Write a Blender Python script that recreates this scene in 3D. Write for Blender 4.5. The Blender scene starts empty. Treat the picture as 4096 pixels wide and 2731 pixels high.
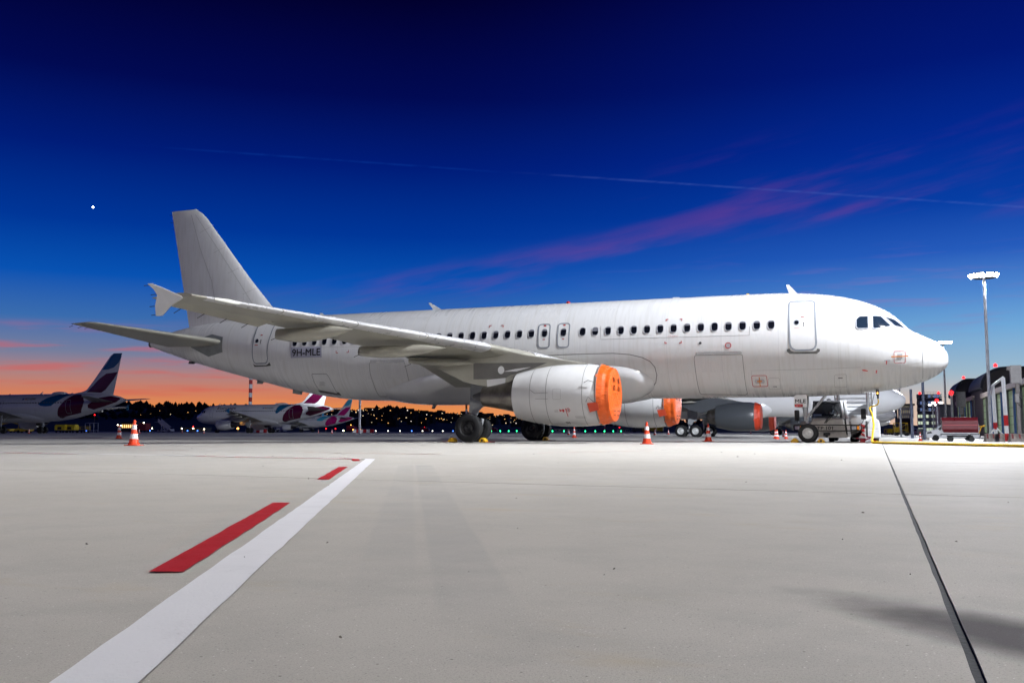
import bpy, bmesh, math, random
import numpy as np
from mathutils import Vector, Matrix
random.seed(7)
S = bpy.context.scene
COL = S.collection
R = math.radians

# ------------------------------------------------------------------ camera
CW, CH, CF = 4096, 2731, 3832.47
CAM = np.array([-2.5843, -39.2983, 0.4291])
yaw, pitch, roll = -0.3628, 0.0933, 0.0011
cd = np.array([math.sin(yaw) * math.cos(pitch), math.cos(yaw) * math.cos(pitch), math.sin(pitch)])
cr = np.array([math.cos(yaw), -math.sin(yaw), 0.0])
cu = np.cross(cr, cd)
cr, cu = math.cos(roll) * cr + math.sin(roll) * cu, -math.sin(roll) * cr + math.cos(roll) * cu
cam_d = bpy.data.cameras.new('camera')
cam_d.sensor_width = 36.0
cam_d.lens = CF * 36 / CW
cam_d.clip_start = 0.05
cam_d.clip_end = 9000
cam = bpy.data.objects.new('camera', cam_d)
COL.objects.link(cam)
cam.matrix_world = Matrix(((cr[0], cu[0], -cd[0], CAM[0]), (cr[1], cu[1], -cd[1], CAM[1]), (cr[2], cu[2], -cd[2], CAM[2]), (0, 0, 0, 1)))
S.camera = cam

def ray(px, py): return cd + cr * (px - CW / 2) / CF - cu * (py - CH / 2) / CF
def atY(px, py, Y): v = ray(px, py); return CAM + v * ((Y - CAM[1]) / v[1])
def atX(px, py, X): v = ray(px, py); return CAM + v * ((X - CAM[0]) / v[0])
def atZ(px, py, z=0.0): v = ray(px, py); return CAM + v * ((z - CAM[2]) / v[2])
def atD(px, py, D): return CAM + ray(px, py) * D
def gz(X, Y):
    """the apron falls gently away beyond the stand, towards the terminal"""
    return -0.011 * min(max(Y - 5.4, 0.0), 55.0) * min(max((X + 25.0) / 35.0, 0.0), 1.0)
def gnd(px, D): p = atD(px, 1725, D); return (float(p[0]), float(p[1]), gz(p[0], p[1]))

def lin(c): c /= 255.0; return c / 12.92 if c <= 0.04045 else ((c + 0.055) / 1.055) ** 2.4
def srgb(r, g, b): return (lin(r), lin(g), lin(b))

# ------------------------------------------------------------------ sky
W = bpy.data.worlds.new('World'); S.world = W; W.use_nodes = True
nt = W.node_tree; nt.nodes.clear()
def N(tree, typ, **kw):
    n = tree.nodes.new(typ)
    for k, v in kw.items(): setattr(n, k, v)
    return n
class G:
    """small node-graph helper"""
    def __init__(s, tree): s.t = tree
    def put(s, sock, v):
        if hasattr(v, 'is_linked') or isinstance(v, bpy.types.NodeSocket): s.t.links.new(v, sock)
        else:
            try: sock.default_value = v
            except Exception: sock.default_value = tuple(v) + (1.0,)
    def m(s, op, a, b=0.0, c=None, clamp=False):
        n = N(s.t, 'ShaderNodeMath', operation=op); n.use_clamp = clamp
        s.put(n.inputs[0], a); s.put(n.inputs[1], b)
        if c is not None: s.put(n.inputs[2], c)
        return n.outputs[0]
    def ss(s, x, a, b):
        n = N(s.t, 'ShaderNodeMapRange', interpolation_type='SMOOTHSTEP')
        s.put(n.inputs[0], x); n.inputs[1].default_value = a; n.inputs[2].default_value = b
        return n.outputs[0]
    def mix(s, f, a, b, mode='MIX'):
        n = N(s.t, 'ShaderNodeMix', data_type='RGBA', blend_type=mode)
        s.put(n.inputs[0], f); s.put(n.inputs[6], a); s.put(n.inputs[7], b)
        return n.outputs[2]
    def ramp(s, x, stops):
        n = N(s.t, 'ShaderNodeValToRGB'); e = n.color_ramp.elements
        while len(e) > 1: e.remove(e[-1])
        for i, (p, c) in enumerate(stops):
            q = e[0] if i == 0 else e.new(p)
            q.position = p; q.color = tuple(c) + (1.0,)
        s.put(n.inputs[0], x); return n.outputs[0]
    def noise(s, vec, scale, detail=4.0, rough=0.55):
        n = N(s.t, 'ShaderNodeTexNoise'); s.put(n.inputs['Vector'], vec)
        n.inputs['Scale'].default_value = scale; n.inputs['Detail'].default_value = detail; n.inputs['Roughness'].default_value = rough
        return n.outputs['Fac']
    def comb(s, x, y, z):
        n = N(s.t, 'ShaderNodeCombineXYZ'); s.put(n.inputs[0], x); s.put(n.inputs[1], y); s.put(n.inputs[2], z); return n.outputs[0]
    def sep(s, v):
        n = N(s.t, 'ShaderNodeSeparateXYZ'); s.put(n.inputs[0], v); return n.outputs[0], n.outputs[1], n.outputs[2]
g = G(nt)
tc = N(nt, 'ShaderNodeTexCoord')
sx, sy, sz = g.sep(tc.outputs['Generated'])
el = g.m('MULTIPLY', g.m('ARCSINE', sz), 180 / math.pi)                 # elevation in degrees
az = g.m('MULTIPLY', g.m('ARCTAN2', sx, sy), 180 / math.pi)             # azimuth in degrees from +Y, clockwise
eln = g.m('DIVIDE', el, 30.0, clamp=True)
def st(l): return [(e / 30.0, srgb(*c)) for e, c in l]
SKY_L = st([(0, (236, 136, 52)), (1.3, (230, 140, 76)), (2.2, (206, 126, 98)), (3.2, (172, 130, 130)), (4.3, (118, 126, 156)), (6.2, (58, 108, 174)), (8.6, (8, 82, 178)), (11.5, (0, 54, 152)), (15.5, (0, 28, 120)), (19.5, (1, 10, 82)), (25, (2, 1, 44)), (30, (1, 1, 34))])
SKY_R = st([(0, (232, 196, 170)), (1.6, (206, 192, 182)), (3.2, (158, 186, 204)), (5.6, (112, 168, 216)), (7.6, (78, 134, 206)), (9.8, (38, 92, 188)), (12.5, (6, 62, 164)), (16.0, (2, 42, 146)), (20, (1, 24, 118)), (25.5, (2, 12, 90)), (30, (1, 8, 70))])
SKY_E = st([(0, (58, 66, 104)), (3, (48, 60, 112)), (7, (24, 42, 104)), (12, (8, 26, 92)), (18, (2, 12, 72)), (25, (1, 4, 48)), (30, (1, 2, 36))])
fr = g.ss(az, -28.0, 8.0)
base = g.mix(fr, g.ramp(eln, SKY_L), g.ramp(eln, SKY_R))
away = g.m('SUBTRACT', 180.0, g.m('ABSOLUTE', g.m('SUBTRACT', 180.0, g.m('MODULO', g.m('ADD', g.m('ADD', az, 25.0), 720.0), 360.0))))
base = g.mix(g.ss(away, 45.0, 125.0), base, g.ramp(eln, SKY_E))     # the sky opposite the sunset is dusky blue
# a redder glow at the far left, thin cloud streaks tilted up to the right
az_s = g.m('MULTIPLY', az, 0.045)
v1 = g.comb(az_s, g.m('SUBTRACT', g.m('MULTIPLY', el, 0.32), g.m('MULTIPLY', az, 0.062)), 3.1)
n1 = g.noise(v1, 2.1, 5.0, 0.5)
v2 = g.comb(g.m('MULTIPLY', az, 0.075), g.m('SUBTRACT', g.m('MULTIPLY', el, 0.85), g.m('MULTIPLY', az, 0.012)), 8.4)
n2 = g.noise(v2, 1.9, 6.0, 0.55)
hi = g.m('MULTIPLY', g.ss(n1, 0.50, 0.74), g.m('MULTIPLY', g.ss(el, 5.0, 8.5), g.m('SUBTRACT', 1.0, g.ss(el, 10.5, 18.0))))
hi = g.m('MULTIPLY', hi, g.ss(g.m('SUBTRACT', az, g.m('MULTIPLY', el, 0.9)), -46.0, -32.0))
hi = g.m('MULTIPLY', hi, g.m('MULTIPLY', g.ss(el, 11.0, 13.0), g.ss(az, -16.0, -4.0)))
base = g.mix(g.m('MULTIPLY', hi, 0.40), base, srgb(130, 62, 140))
# one broad mauve band rising to the right above the horizon glow
dev = g.m('ABSOLUTE', g.m('SUBTRACT', g.m('SUBTRACT', el, 7.6), g.m('MULTIPLY', g.m('ADD', az, 30.0), 0.19)))
band = g.m('MULTIPLY', g.m('SUBTRACT', 1.0, g.ss(dev, 0.1, 1.9)), g.ss(n1, 0.40, 0.70))
band = g.m('MULTIPLY', band, g.m('MULTIPLY', g.ss(az, -42.0, -30.0), g.m('SUBTRACT', 1.0, g.m('MULTIPLY', g.ss(az, -16.0, -2.0), 0.80))))
base = g.mix(g.m('MULTIPLY', band, 0.42), base, srgb(132, 64, 138))
veil = g.m('MULTIPLY', g.m('MULTIPLY', g.ss(az, -20.0, 0.0), g.ss(n2, 0.5, 0.72)), g.m('MULTIPLY', g.ss(el, 4.5, 6.5), g.m('SUBTRACT', 1.0, g.ss(el, 8.0, 11.0))))
base = g.mix(g.m('MULTIPLY', veil, 0.3), base, srgb(150, 110, 170))
lo = g.m('MULTIPLY', g.ss(n2, 0.46, 0.68), g.m('MULTIPLY', g.ss(el, 1.2, 2.6), g.m('SUBTRACT', 1.0, g.ss(el, 4.0, 6.6))))
lo = g.m('MULTIPLY', lo, g.m('SUBTRACT', 1.0, g.ss(az, -22.0, 0.0)))
base = g.mix(g.m('MULTIPLY', lo, 0.5), base, srgb(214, 88, 80))
# contrails: thin bands along great circles
def trail(a, b, width, col, amt, lo_az, hi_az):
    global base
    r1, r2 = ray(*a), ray(*b)
    n = np.cross(r1, r2); n /= np.linalg.norm(n)
    vm = N(nt, 'ShaderNodeVectorMath', operation='DOT_PRODUCT'); nt.links.new(tc.outputs['Generated'], vm.inputs[0]); vm.inputs[1].default_value = tuple(n)
    dd = g.m('ABSOLUTE', vm.outputs['Value'])
    k = g.m('SUBTRACT', 1.0, g.ss(dd, 0.0, width))
    k = g.m('MULTIPLY', k, g.m('MULTIPLY', g.ss(az, lo_az, lo_az + 9), g.m('SUBTRACT', 1.0, g.ss(az, hi_az - 4, hi_az))))
    k = g.m('MULTIPLY', k, g.m('MULTIPLY', g.ss(el, 0.5, 4.0), g.ss(g.noise(v1, 9.0), 0.25, 0.6)))
    base = g.mix(g.m('MULTIPLY', k, amt), base, col)
trail((760, 598), (1800, 674), 0.0016, srgb(20, 76, 180), 0.18, -44, -20)
trail((2240, 702), (4000, 822), 0.0018, srgb(90, 120, 205), 0.17, -22, 20)
below = g.ss(el, -1.5, -0.1)
base = g.mix(below, srgb(26, 26, 34), base)
bg = N(nt, 'ShaderNodeBackground'); bg.inputs['Strength'].default_value = 0.87
nt.links.new(base, bg.inputs['Color'])
wo = N(nt, 'ShaderNodeOutputWorld'); nt.links.new(bg.outputs[0], wo.inputs[0])

S.view_settings.view_transform = 'Standard'
S.view_settings.look = 'None'
S.view_settings.exposure = 0.2
S.view_settings.gamma = 1.0
S.view_settings.use_curve_mapping = False
S.cycles.use_denoising = True
S.cycles.max_bounces = 6
S.cycles.sample_clamp_indirect = 4.0
S.cycles.caustics_reflective = False
S.cycles.caustics_refractive = False

# ------------------------------------------------------------------ materials
MATS = {}
def pm(name, col, rough=0.5, metal=0.0, var=0.0, vscale=3.0, bump=0.0, bscale=40.0, coat=0.0, emit=None, estr=0.0, alpha=1.0, spec=0.5, trans=0.0):
    if name in MATS: return MATS[name]
    m = bpy.data.materials.new(name); m.use_nodes = True
    t = m.node_tree; b = t.nodes['Principled BSDF']; h = G(t)
    b.inputs['Base Color'].default_value = tuple(col) + (1,)
    b.inputs['Roughness'].default_value = rough
    b.inputs['Metallic'].default_value = metal
    b.inputs['Specular IOR Level'].default_value = spec
    b.inputs['Coat Weight'].default_value = coat
    b.inputs['Coat Roughness'].default_value = 0.08
    b.inputs['Alpha'].default_value = alpha
    b.inputs['Transmission Weight'].default_value = trans
    if emit is not None:
        b.inputs['Emission Color'].default_value = tuple(emit) + (1,)
        b.inputs['Emission Strength'].default_value = estr
    co = N(t, 'ShaderNodeTexCoord').outputs['Object']
    if var > 0:
        f = h.noise(co, vscale, 5.0, 0.6)
        c = h.mix(h.ss(f, 0.3, 0.7), tuple(max(0, x * (1 - var)) for x in col), tuple(min(1, x * (1 + var)) for x in col))
        t.links.new(c, b.inputs['Base Color'])
        t.links.new(h.m('ADD', h.m('MULTIPLY', h.m('SUBTRACT', f, 0.5), 0.3), rough, clamp=True), b.inputs['Roughness'])
    if bump > 0:
        bn = N(t, 'ShaderNodeBump'); bn.inputs['Strength'].default_value = bump; bn.inputs['Distance'].default_value = 0.01
        t.links.new(h.noise(co, bscale, 3.0), bn.inputs['Height']); t.links.new(bn.outputs[0], b.inputs['Normal'])
    MATS[name] = m
    return m

def paint_fuselage(name, col, dirt=1.0):
    """white aircraft skin: faint frame and stringer seams, vertical grime streaks"""
    m = pm(name, col, 0.28, coat=0.4)
    t = m.node_tree; b = t.nodes['Principled BSDF']; h = G(t)
    co = N(t, 'ShaderNodeTexCoord').outputs['Object']
    x, y, z = h.sep(co)
    fx = h.m('ABSOLUTE', h.m('SUBTRACT', h.m('FRACT', h.m('DIVIDE', x, 2.1336)), 0.5))
    seam = h.m('SUBTRACT', 1.0, h.ss(fx, 0.0015, 0.0045))
    streak = h.noise(h.comb(h.m('MULTIPLY', x, 5.0), h.m('MULTIPLY', y, 0.3), h.m('MULTIPLY', z, 0.45)), 1.6, 3.0, 0.5)
    blot = h.noise(co, 0.9, 5.0, 0.6)
    panel = N(t, 'ShaderNodeTexVoronoi'); panel.inputs['Scale'].default_value = 0.8
    t.links.new(h.comb(h.m('MULTIPLY', h.m('FLOOR', h.m('DIVIDE', x, 1.0668)), 1.7), h.m('FLOOR', h.m('MULTIPLY', z, 1.1)), 0.0), panel.inputs['Vector'])
    px_, _, _ = h.sep(panel.outputs['Color'])
    c = h.mix(h.m('MULTIPLY', h.ss(streak, 0.42, 0.80), 0.36 * dirt), col, tuple(q * k for q, k in zip(col, (0.72, 0.69, 0.62))))
    c = h.mix(h.m('MULTIPLY', h.ss(blot, 0.5, 0.75), 0.22 * dirt), c, tuple(q * k for q, k in zip(col, (0.80, 0.77, 0.70))))
    c = h.mix(h.m('MULTIPLY', px_, 0.07), c, tuple(q * 0.6 for q in col))
    c = h.mix(h.m('MULTIPLY', seam, 0.30), c, (0.25, 0.24, 0.23))
    t.links.new(c, b.inputs['Base Color'])
    t.links.new(h.m('ADD', 0.22, h.m('ADD', h.m('MULTIPLY', px_, 0.12), h.m('MULTIPLY', h.ss(streak, 0.4, 0.8), 0.15))), b.inputs['Roughness'])
    bn = N(t, 'ShaderNodeBump'); bn.inputs['Strength'].default_value = 0.10; bn.inputs['Distance'].default_value = 0.02
    wav = h.noise(h.comb(h.m('MULTIPLY', x, 0.7), y, z), 0.9, 1.0, 0.4)
    t.links.new(h.m('ADD', wav, h.m('MULTIPLY', seam, -0.12)), bn.inputs['Height']); t.links.new(bn.outputs[0], b.inputs['Normal'])
    return m

def ground_material():
    m = bpy.data.materials.new('concrete'); m.use_nodes = True
    t = m.node_tree; b = t.nodes['Principled BSDF']; h = G(t)
    co = N(t, 'ShaderNodeTexCoord').outputs['Object']
    x, y, z = h.sep(co)
    big = h.noise(co, 0.22, 5.0, 0.6)
    mid = h.noise(co, 2.4, 6.0, 0.65)
    fine = h.noise(co, 210.0, 3.0, 0.75)
    grit = h.noise(co, 700.0, 2.0, 0.6)
    c = h.mix(h.ss(big, 0.3, 0.7), (0.425, 0.402, 0.360), (0.480, 0.458, 0.418))
    c = h.mix(h.m('MULTIPLY', h.ss(mid, 0.38, 0.72), 0.6), c, (0.375, 0.360, 0.328))
    c = h.mix(h.m('MULTIPLY', h.ss(fine, 0.50, 0.72), 0.7), c, (0.22, 0.205, 0.188))
    c = h.mix(h.m('MULTIPLY', h.ss(grit, 0.56, 0.76), 0.6), c, (0.68, 0.66, 0.62))
    # rust-yellow blots
    rust = h.noise(h.comb(h.m('MULTIPLY', x, 1.0), h.m('MULTIPLY', y, 2.2), 5.0), 1.5, 4.0, 0.6)
    c = h.mix(h.m('MULTIPLY', h.ss(rust, 0.58, 0.76), 0.42), c, (0.44, 0.36, 0.22))
    # sparse dark chips, and pale specks painted in as glints
    for vs_, lim, keep, col_, am in ((26.0, 0.11, 0.80, (0.07, 0.065, 0.06), 0.75), (60.0, 0.16, 0.72, (0.10, 0.095, 0.09), 0.6), (75.0, 0.17, 0.74, (0.85, 0.84, 0.82), 0.8)):
        vo = N(t, 'ShaderNodeTexVoronoi'); vo.inputs['Scale'].default_value = vs_; t.links.new(h.comb(h.m('ADD', x, vs_), y, 0.0), vo.inputs['Vector'])
        r1, _, _ = h.sep(vo.outputs['Color'])
        c = h.mix(h.m('MULTIPLY', h.m('MULTIPLY', h.m('SUBTRACT', 1.0, h.ss(vo.outputs['Distance'], lim * 0.5, lim)), h.ss(r1, keep, keep + 0.04)), am), c, col_)
    # old tyre tracks beside the white line
    def track(p, q, half, soft, amt, col):
        nonlocal c
        d = np.array(q) - np.array(p); L = np.linalg.norm(d); d = d / L; n = np.array([-d[1], d[0]])
        s = h.m('ABSOLUTE', h.m('SUBTRACT', h.m('ADD', h.m('MULTIPLY', x, n[0]), h.m('MULTIPLY', y, n[1])), float(n @ np.array(p))))
        a = h.m('SUBTRACT', h.m('ADD', h.m('MULTIPLY', x, d[0]), h.m('MULTIPLY', y, d[1])), float(d @ np.array(p)))
        k = h.m('SUBTRACT', 1.0, h.ss(h.m('ADD', s, h.m('MULTIPLY', h.m('SUBTRACT', mid, 0.5), soft)), half, half + soft))
        k = h.m('MULTIPLY', k, h.m('MULTIPLY', h.ss(a, -0.1, 0.6), h.m('SUBTRACT', 1.0, h.ss(a, L - 1.0, L))))
        c = h.mix(h.m('MULTIPLY', h.m('MULTIPLY', k, h.m('ADD', 0.35, h.m('MULTIPLY', h.ss(h.noise(co, 1.1, 4.0, 0.6), 0.35, 0.65), 0.9))), amt), c, col)
    track((-8.3, -28.1), (-3.75, -37.15), 0.075, 0.03, 0.24, (0.315, 0.31, 0.30))
    track((-8.1, -28.0), (-3.3, -37.5), 0.088, 0.03, 0.30, (0.29, 0.287, 0.28))
    # soft-edged dark oblong patch by the joint
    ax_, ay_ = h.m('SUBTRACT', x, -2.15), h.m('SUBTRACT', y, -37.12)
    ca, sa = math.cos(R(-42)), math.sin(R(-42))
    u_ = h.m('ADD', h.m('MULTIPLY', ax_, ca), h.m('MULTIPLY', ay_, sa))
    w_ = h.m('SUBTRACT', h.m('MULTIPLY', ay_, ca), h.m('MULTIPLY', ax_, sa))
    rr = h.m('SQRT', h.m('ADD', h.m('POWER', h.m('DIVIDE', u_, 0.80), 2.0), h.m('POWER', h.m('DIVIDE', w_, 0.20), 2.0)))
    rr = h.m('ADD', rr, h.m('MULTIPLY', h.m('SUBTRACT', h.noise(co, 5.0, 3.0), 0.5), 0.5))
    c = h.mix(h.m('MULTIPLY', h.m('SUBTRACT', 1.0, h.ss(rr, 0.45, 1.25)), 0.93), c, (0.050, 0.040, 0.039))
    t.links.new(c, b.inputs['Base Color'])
    b.inputs['Roughness'].default_value = 0.72
    t.links.new(h.m('SUBTRACT', 0.82, h.m('MULTIPLY', h.ss(grit, 0.58, 0.72), 0.35)), b.inputs['Roughness'])
    b.inputs['Specular IOR Level'].default_value = 0.35
    bn = N(t, 'ShaderNodeBump'); bn.inputs['Strength'].default_value = 0.5; bn.inputs['Distance'].default_value = 0.004
    t.links.new(h.m('ADD', fine, h.m('MULTIPLY', grit, 0.5)), bn.inputs['Height']); t.links.new(bn.outputs[0], b.inputs['Normal'])
    return m
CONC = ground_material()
WHITE = paint_fuselage('white_skin', (0.80, 0.79, 0.77))
WHITE2 = paint_fuselage('white_skin_dim', (0.74, 0.74, 0.74), 0.5)
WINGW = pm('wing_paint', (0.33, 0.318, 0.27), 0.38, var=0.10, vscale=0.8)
SLATM = pm('polished_leading_edge', (0.78, 0.78, 0.78), 0.3, 0.35, var=0.04)
NACW = pm('nacelle_paint', (0.76, 0.755, 0.74), 0.22, coat=0.5, var=0.05, vscale=1.2)
GREYP = pm('grey_paint', (0.22, 0.235, 0.23), 0.42, var=0.12)
DGREY = pm('dark_grey', (0.055, 0.055, 0.058), 0.5, var=0.15)
PYLD = pm('pylon_grey', (0.12, 0.115, 0.108), 0.5, var=0.12, vscale=2)
BLACK = pm('black_rubber', (0.012, 0.012, 0.013), 0.65, var=0.2)
TYRE = pm('tyre_rubber', (0.007, 0.007, 0.008), 0.75, var=0.25, vscale=6, bump=0.15)
CORE = pm('core_nozzle', (0.16, 0.145, 0.13), 0.38, 0.9, var=0.35, vscale=2.5)
STEEL = pm('steel', (0.55, 0.55, 0.56), 0.3, 0.9, var=0.1)
GEARG = pm('gear_grey', (0.30, 0.31, 0.32), 0.4, var=0.12)
RIMD = pm('rim_dark', (0.022, 0.022, 0.024), 0.5, 0.3, var=0.2)
RIML = pm('rim_light', (0.62, 0.62, 0.60), 0.4, 0.2, var=0.15)
GLASS = pm('cabin_glass', (0.006, 0.007, 0.012), 0.08, spec=0.6)
COCKG = pm('cockpit_glass', (0.012, 0.022, 0.04), 0.04, spec=0.8, coat=0.6)
RIMW = pm('window_surround', (0.42, 0.42, 0.44), 0.35)
DOORF = pm('door_frame_grey', (0.26, 0.28, 0.31), 0.4)
SEAM = pm('seam_dark', (0.16, 0.15, 0.14), 0.6)
SEAML = pm('seam_light', (0.45, 0.44, 0.42), 0.5)
SCUFF = pm('scuff_plate', (0.075, 0.072, 0.068), 0.55, var=0.2, vscale=8)
RED = pm('red_marking', (0.42, 0.012, 0.012), 0.45)
ORANGE = None
YELLOW = pm('chock_yellow', (0.72, 0.40, 0.012), 0.5, var=0.15, vscale=9)
BLK = pm('black_paint', (0.01, 0.01, 0.01), 0.5)
LILAC = pm('sticker_lilac', (0.42, 0.42, 0.50), 0.4, var=0.04)
WPAINT = pm('white_paint', (0.78, 0.78, 0.77), 0.4, var=0.05, vscale=2)
CHROME = pm('hinge_metal', (0.75, 0.75, 0.76), 0.22, 0.85)

def worn(m, col, amt=0.8):
    """road paint worn through to the concrete in specks and scuffs"""
    t = m.node_tree; b = t.nodes['Principled BSDF']; h = G(t); co = N(t, 'ShaderNodeTexCoord').outputs['Object']
    a = h.ss(h.noise(co, 60.0, 4.0, 0.75), 0.60, 0.72); d = h.ss(h.noise(co, 3.0, 5.0, 0.65), 0.48, 0.75)
    c = h.mix(h.m('MULTIPLY', a, h.m('ADD', 0.15, h.m('MULTIPLY', d, amt))), col, (0.26, 0.25, 0.23))
    c = h.mix(h.m('MULTIPLY', d, 0.22), c, tuple(q * 0.62 for q in col))
    t.links.new(c, b.inputs['Base Color'])

# ------------------------------------------------------------------ mesh tools
class MB:
    def __init__(s): s.v = []; s.f = []
    def add(s, vs, fs):
        o = len(s.v); s.v += [tuple(map(float, p)) for p in vs]; s.f += [tuple(i + o for i in q) for q in fs]; return s
    def box(s, c, d, M=None):
        x, y, z = c; a, b, e = d[0] / 2, d[1] / 2, d[2] / 2
        vs = [(x + i * a, y + j * b, z + k * e) for k in (-1, 1) for j in (-1, 1) for i in (-1, 1)]
        if M is not None: vs = [tuple(M @ Vector(p)) for p in vs]
        return s.add(vs, [(0, 2, 3, 1), (4, 5, 7, 6), (0, 1, 5, 4), (2, 6, 7, 3), (0, 4, 6, 2), (1, 3, 7, 5)])
    def hexa(s, lo, hi, z0, z1):
        """frustum: lo/hi = (x0,x1,y0,y1) at z0/z1"""
        vs = [(lo[0], lo[2], z0), (lo[1], lo[2], z0), (lo[0], lo[3], z0), (lo[1], lo[3], z0), (hi[0], hi[2], z1), (hi[1], hi[2], z1), (hi[0], hi[3], z1), (hi[1], hi[3], z1)]
        return s.add(vs, [(0, 2, 3, 1), (4, 5, 7, 6), (0, 1, 5, 4), (2, 6, 7, 3), (0, 4, 6, 2), (1, 3, 7, 5)])
    def prism(s, poly, a, b, axis='y'):
        """polygon (p,q) extruded a..b; axis y: (x,z); axis x: (y,z); axis z: (x,y)"""
        n = len(poly)
        mk = {'y': lambda p, t: (p[0], t, p[1]), 'x': lambda p, t: (t, p[0], p[1]), 'z': lambda p, t: (p[0], p[1], t)}[axis]
        vs = [mk(p, a) for p in poly] + [mk(p, b) for p in poly]
        return s.add(vs, [tuple(range(n))[::-1], tuple(range(n, 2 * n))] + [(i, (i + 1) % n, n + (i + 1) % n, n + i) for i in range(n)])
    def loft(s, rings, cap=True):
        n = len(rings[0]); vs = [p for r in rings for p in r]; fs = []
        for k in range(len(rings) - 1):
            for i in range(n):
                j = (i + 1) % n; fs.append((k * n + i, k * n + j, (k + 1) * n + j, (k + 1) * n + i))
        if cap: fs += [tuple(range(n))[::-1], tuple(range((len(rings) - 1) * n, len(rings) * n))]
        return s.add(vs, fs)
    def lathe(s, prof, c=(0, 0, 0), axis='x', n=32, cap=True, jit=None):
        rings = []
        for a, r in prof:
            ring = []
            for i in range(n):
                t = 2 * math.pi * i / n; rr = r + (jit(a, t) if jit else 0)
                p, q = rr * math.cos(t), rr * math.sin(t)
                ring.append({'x': (c[0] + a, c[1] + p, c[2] + q), 'y': (c[0] + p, c[1] + a, c[2] + q), 'z': (c[0] + p, c[1] + q, c[2] + a)}[axis])
            rings.append(ring)
        return s.loft(rings, cap)
    def tube(s, pts, r, n=8, cap=True):
        pts = [Vector(p) for p in pts]; rs = r if isinstance(r, (list, tuple)) else [r] * len(pts)
        rings = []; up = None
        for i, p in enumerate(pts):
            d = (pts[min(i + 1, len(pts) - 1)] - pts[max(i - 1, 0)]).normalized()
            if up is None: up = Vector((0, 0, 1)) if abs(d.z) < 0.9 else Vector((1, 0, 0))
            a = d.cross(up).normalized(); b = a.cross(d).normalized(); up = b
            rings.append([tuple(p + (a * math.cos(2 * math.pi * k / n) + b * math.sin(2 * math.pi * k / n)) * rs[i]) for k in range(n)])
        return s.loft(rings, cap)
    def build(s, name, mat, parent=None, smooth=None, bevel=0.0, recalc=True):
        me = bpy.data.meshes.new(name); me.from_pydata(s.v, [], s.f)
        if recalc:
            bm = bmesh.new(); bm.from_mesh(me); bmesh.ops.recalc_face_normals(bm, faces=bm.faces); bm.to_mesh(me); bm.free()
        if smooth is not None:
            me.polygons.foreach_set('use_smooth', [True] * len(me.polygons)); me.set_sharp_from_angle(angle=R(smooth))
        me.materials.append(mat); me.update()
        o = bpy.data.objects.new(name, me); COL.objects.link(o)
        if parent is not None: o.parent = parent
        if bevel > 0:
            md = o.modifiers.new('bevel', 'BEVEL'); md.width = bevel; md.segments = 2; md.limit_method = 'ANGLE'; md.angle_limit = R(40)
        return o
def tag(o, label, cat=None, group=None, kind=None):
    if label: o['label'] = label
    if cat: o['category'] = cat
    if group: o['group'] = group
    if kind: o['kind'] = kind
    return o
def thing(name, label, cat, loc=(0, 0, 0), rz=0.0, group=None):
    o = bpy.data.objects.new(name, None); COL.objects.link(o); o.empty_display_size = 0.3
    o.location = loc; o.rotation_euler = (0, 0, rz)
    return tag(o, label, cat, group)
def copy_tree(o, parent=None):
    c = o.copy(); COL.objects.link(c)
    if parent is not None: c.parent = parent
    for ch in list(o.children): copy_tree(ch, c)
    return c
def text_verts(body, bold=0.0):
    cu_ = bpy.data.curves.new('text', 'FONT'); cu_.body = body; cu_.size = 1.0; cu_.offset = bold
    o = bpy.data.objects.new('text', cu_); COL.objects.link(o)
    dg = bpy.context.evaluated_depsgraph_get(); me = o.evaluated_get(dg).to_mesh()
    bm = bmesh.new(); bm.from_mesh(me); o.evaluated_get(dg).to_mesh_clear()
    bpy.data.objects.remove(o); bpy.data.curves.remove(cu_)
    bmesh.ops.triangulate(bm, faces=bm.faces)
    return bm
def text_obj(name, body, w, h, fn, mat, parent, sub=0, bold=None):
    """text filling a w x h box centred on 0; fn(u,v) -> point"""
    bm = text_verts(body)
    xs = [v.co.x for v in bm.verts]; ys = [v.co.y for v in bm.verts]
    x0, x1, y0, y1 = min(xs), max(xs), min(ys), max(ys)
    for v in bm.verts: v.co = Vector(((v.co.x - x0) / (x1 - x0) * w - w / 2, (v.co.y - y0) / (y1 - y0) * h - h / 2, 0))
    for _ in range(sub):
        bmesh.ops.subdivide_edges(bm, edges=[e for e in bm.edges if e.calc_length() > 0.06], cuts=1)
        bmesh.ops.triangulate(bm, faces=bm.faces)
    mb = MB(); bm.verts.index_update()
    fs = [tuple(v.index for v in f.verts) for f in bm.faces]
    bo = h * 0.028 if bold is None and mat.name == 'black_paint' else 0.0      # thicker strokes for black lettering
    for du, dv in (((-bo, 0), (bo, 0), (0, bo), (0, -bo)) if bo else ((0, 0),)):
        mb.add([fn(v.co.x + du, v.co.y + dv) for v in bm.verts], fs)
    vs, fs = [], []
    bm.free()
    return mb.add(vs, fs).build(name, mat, parent, recalc=False)

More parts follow.
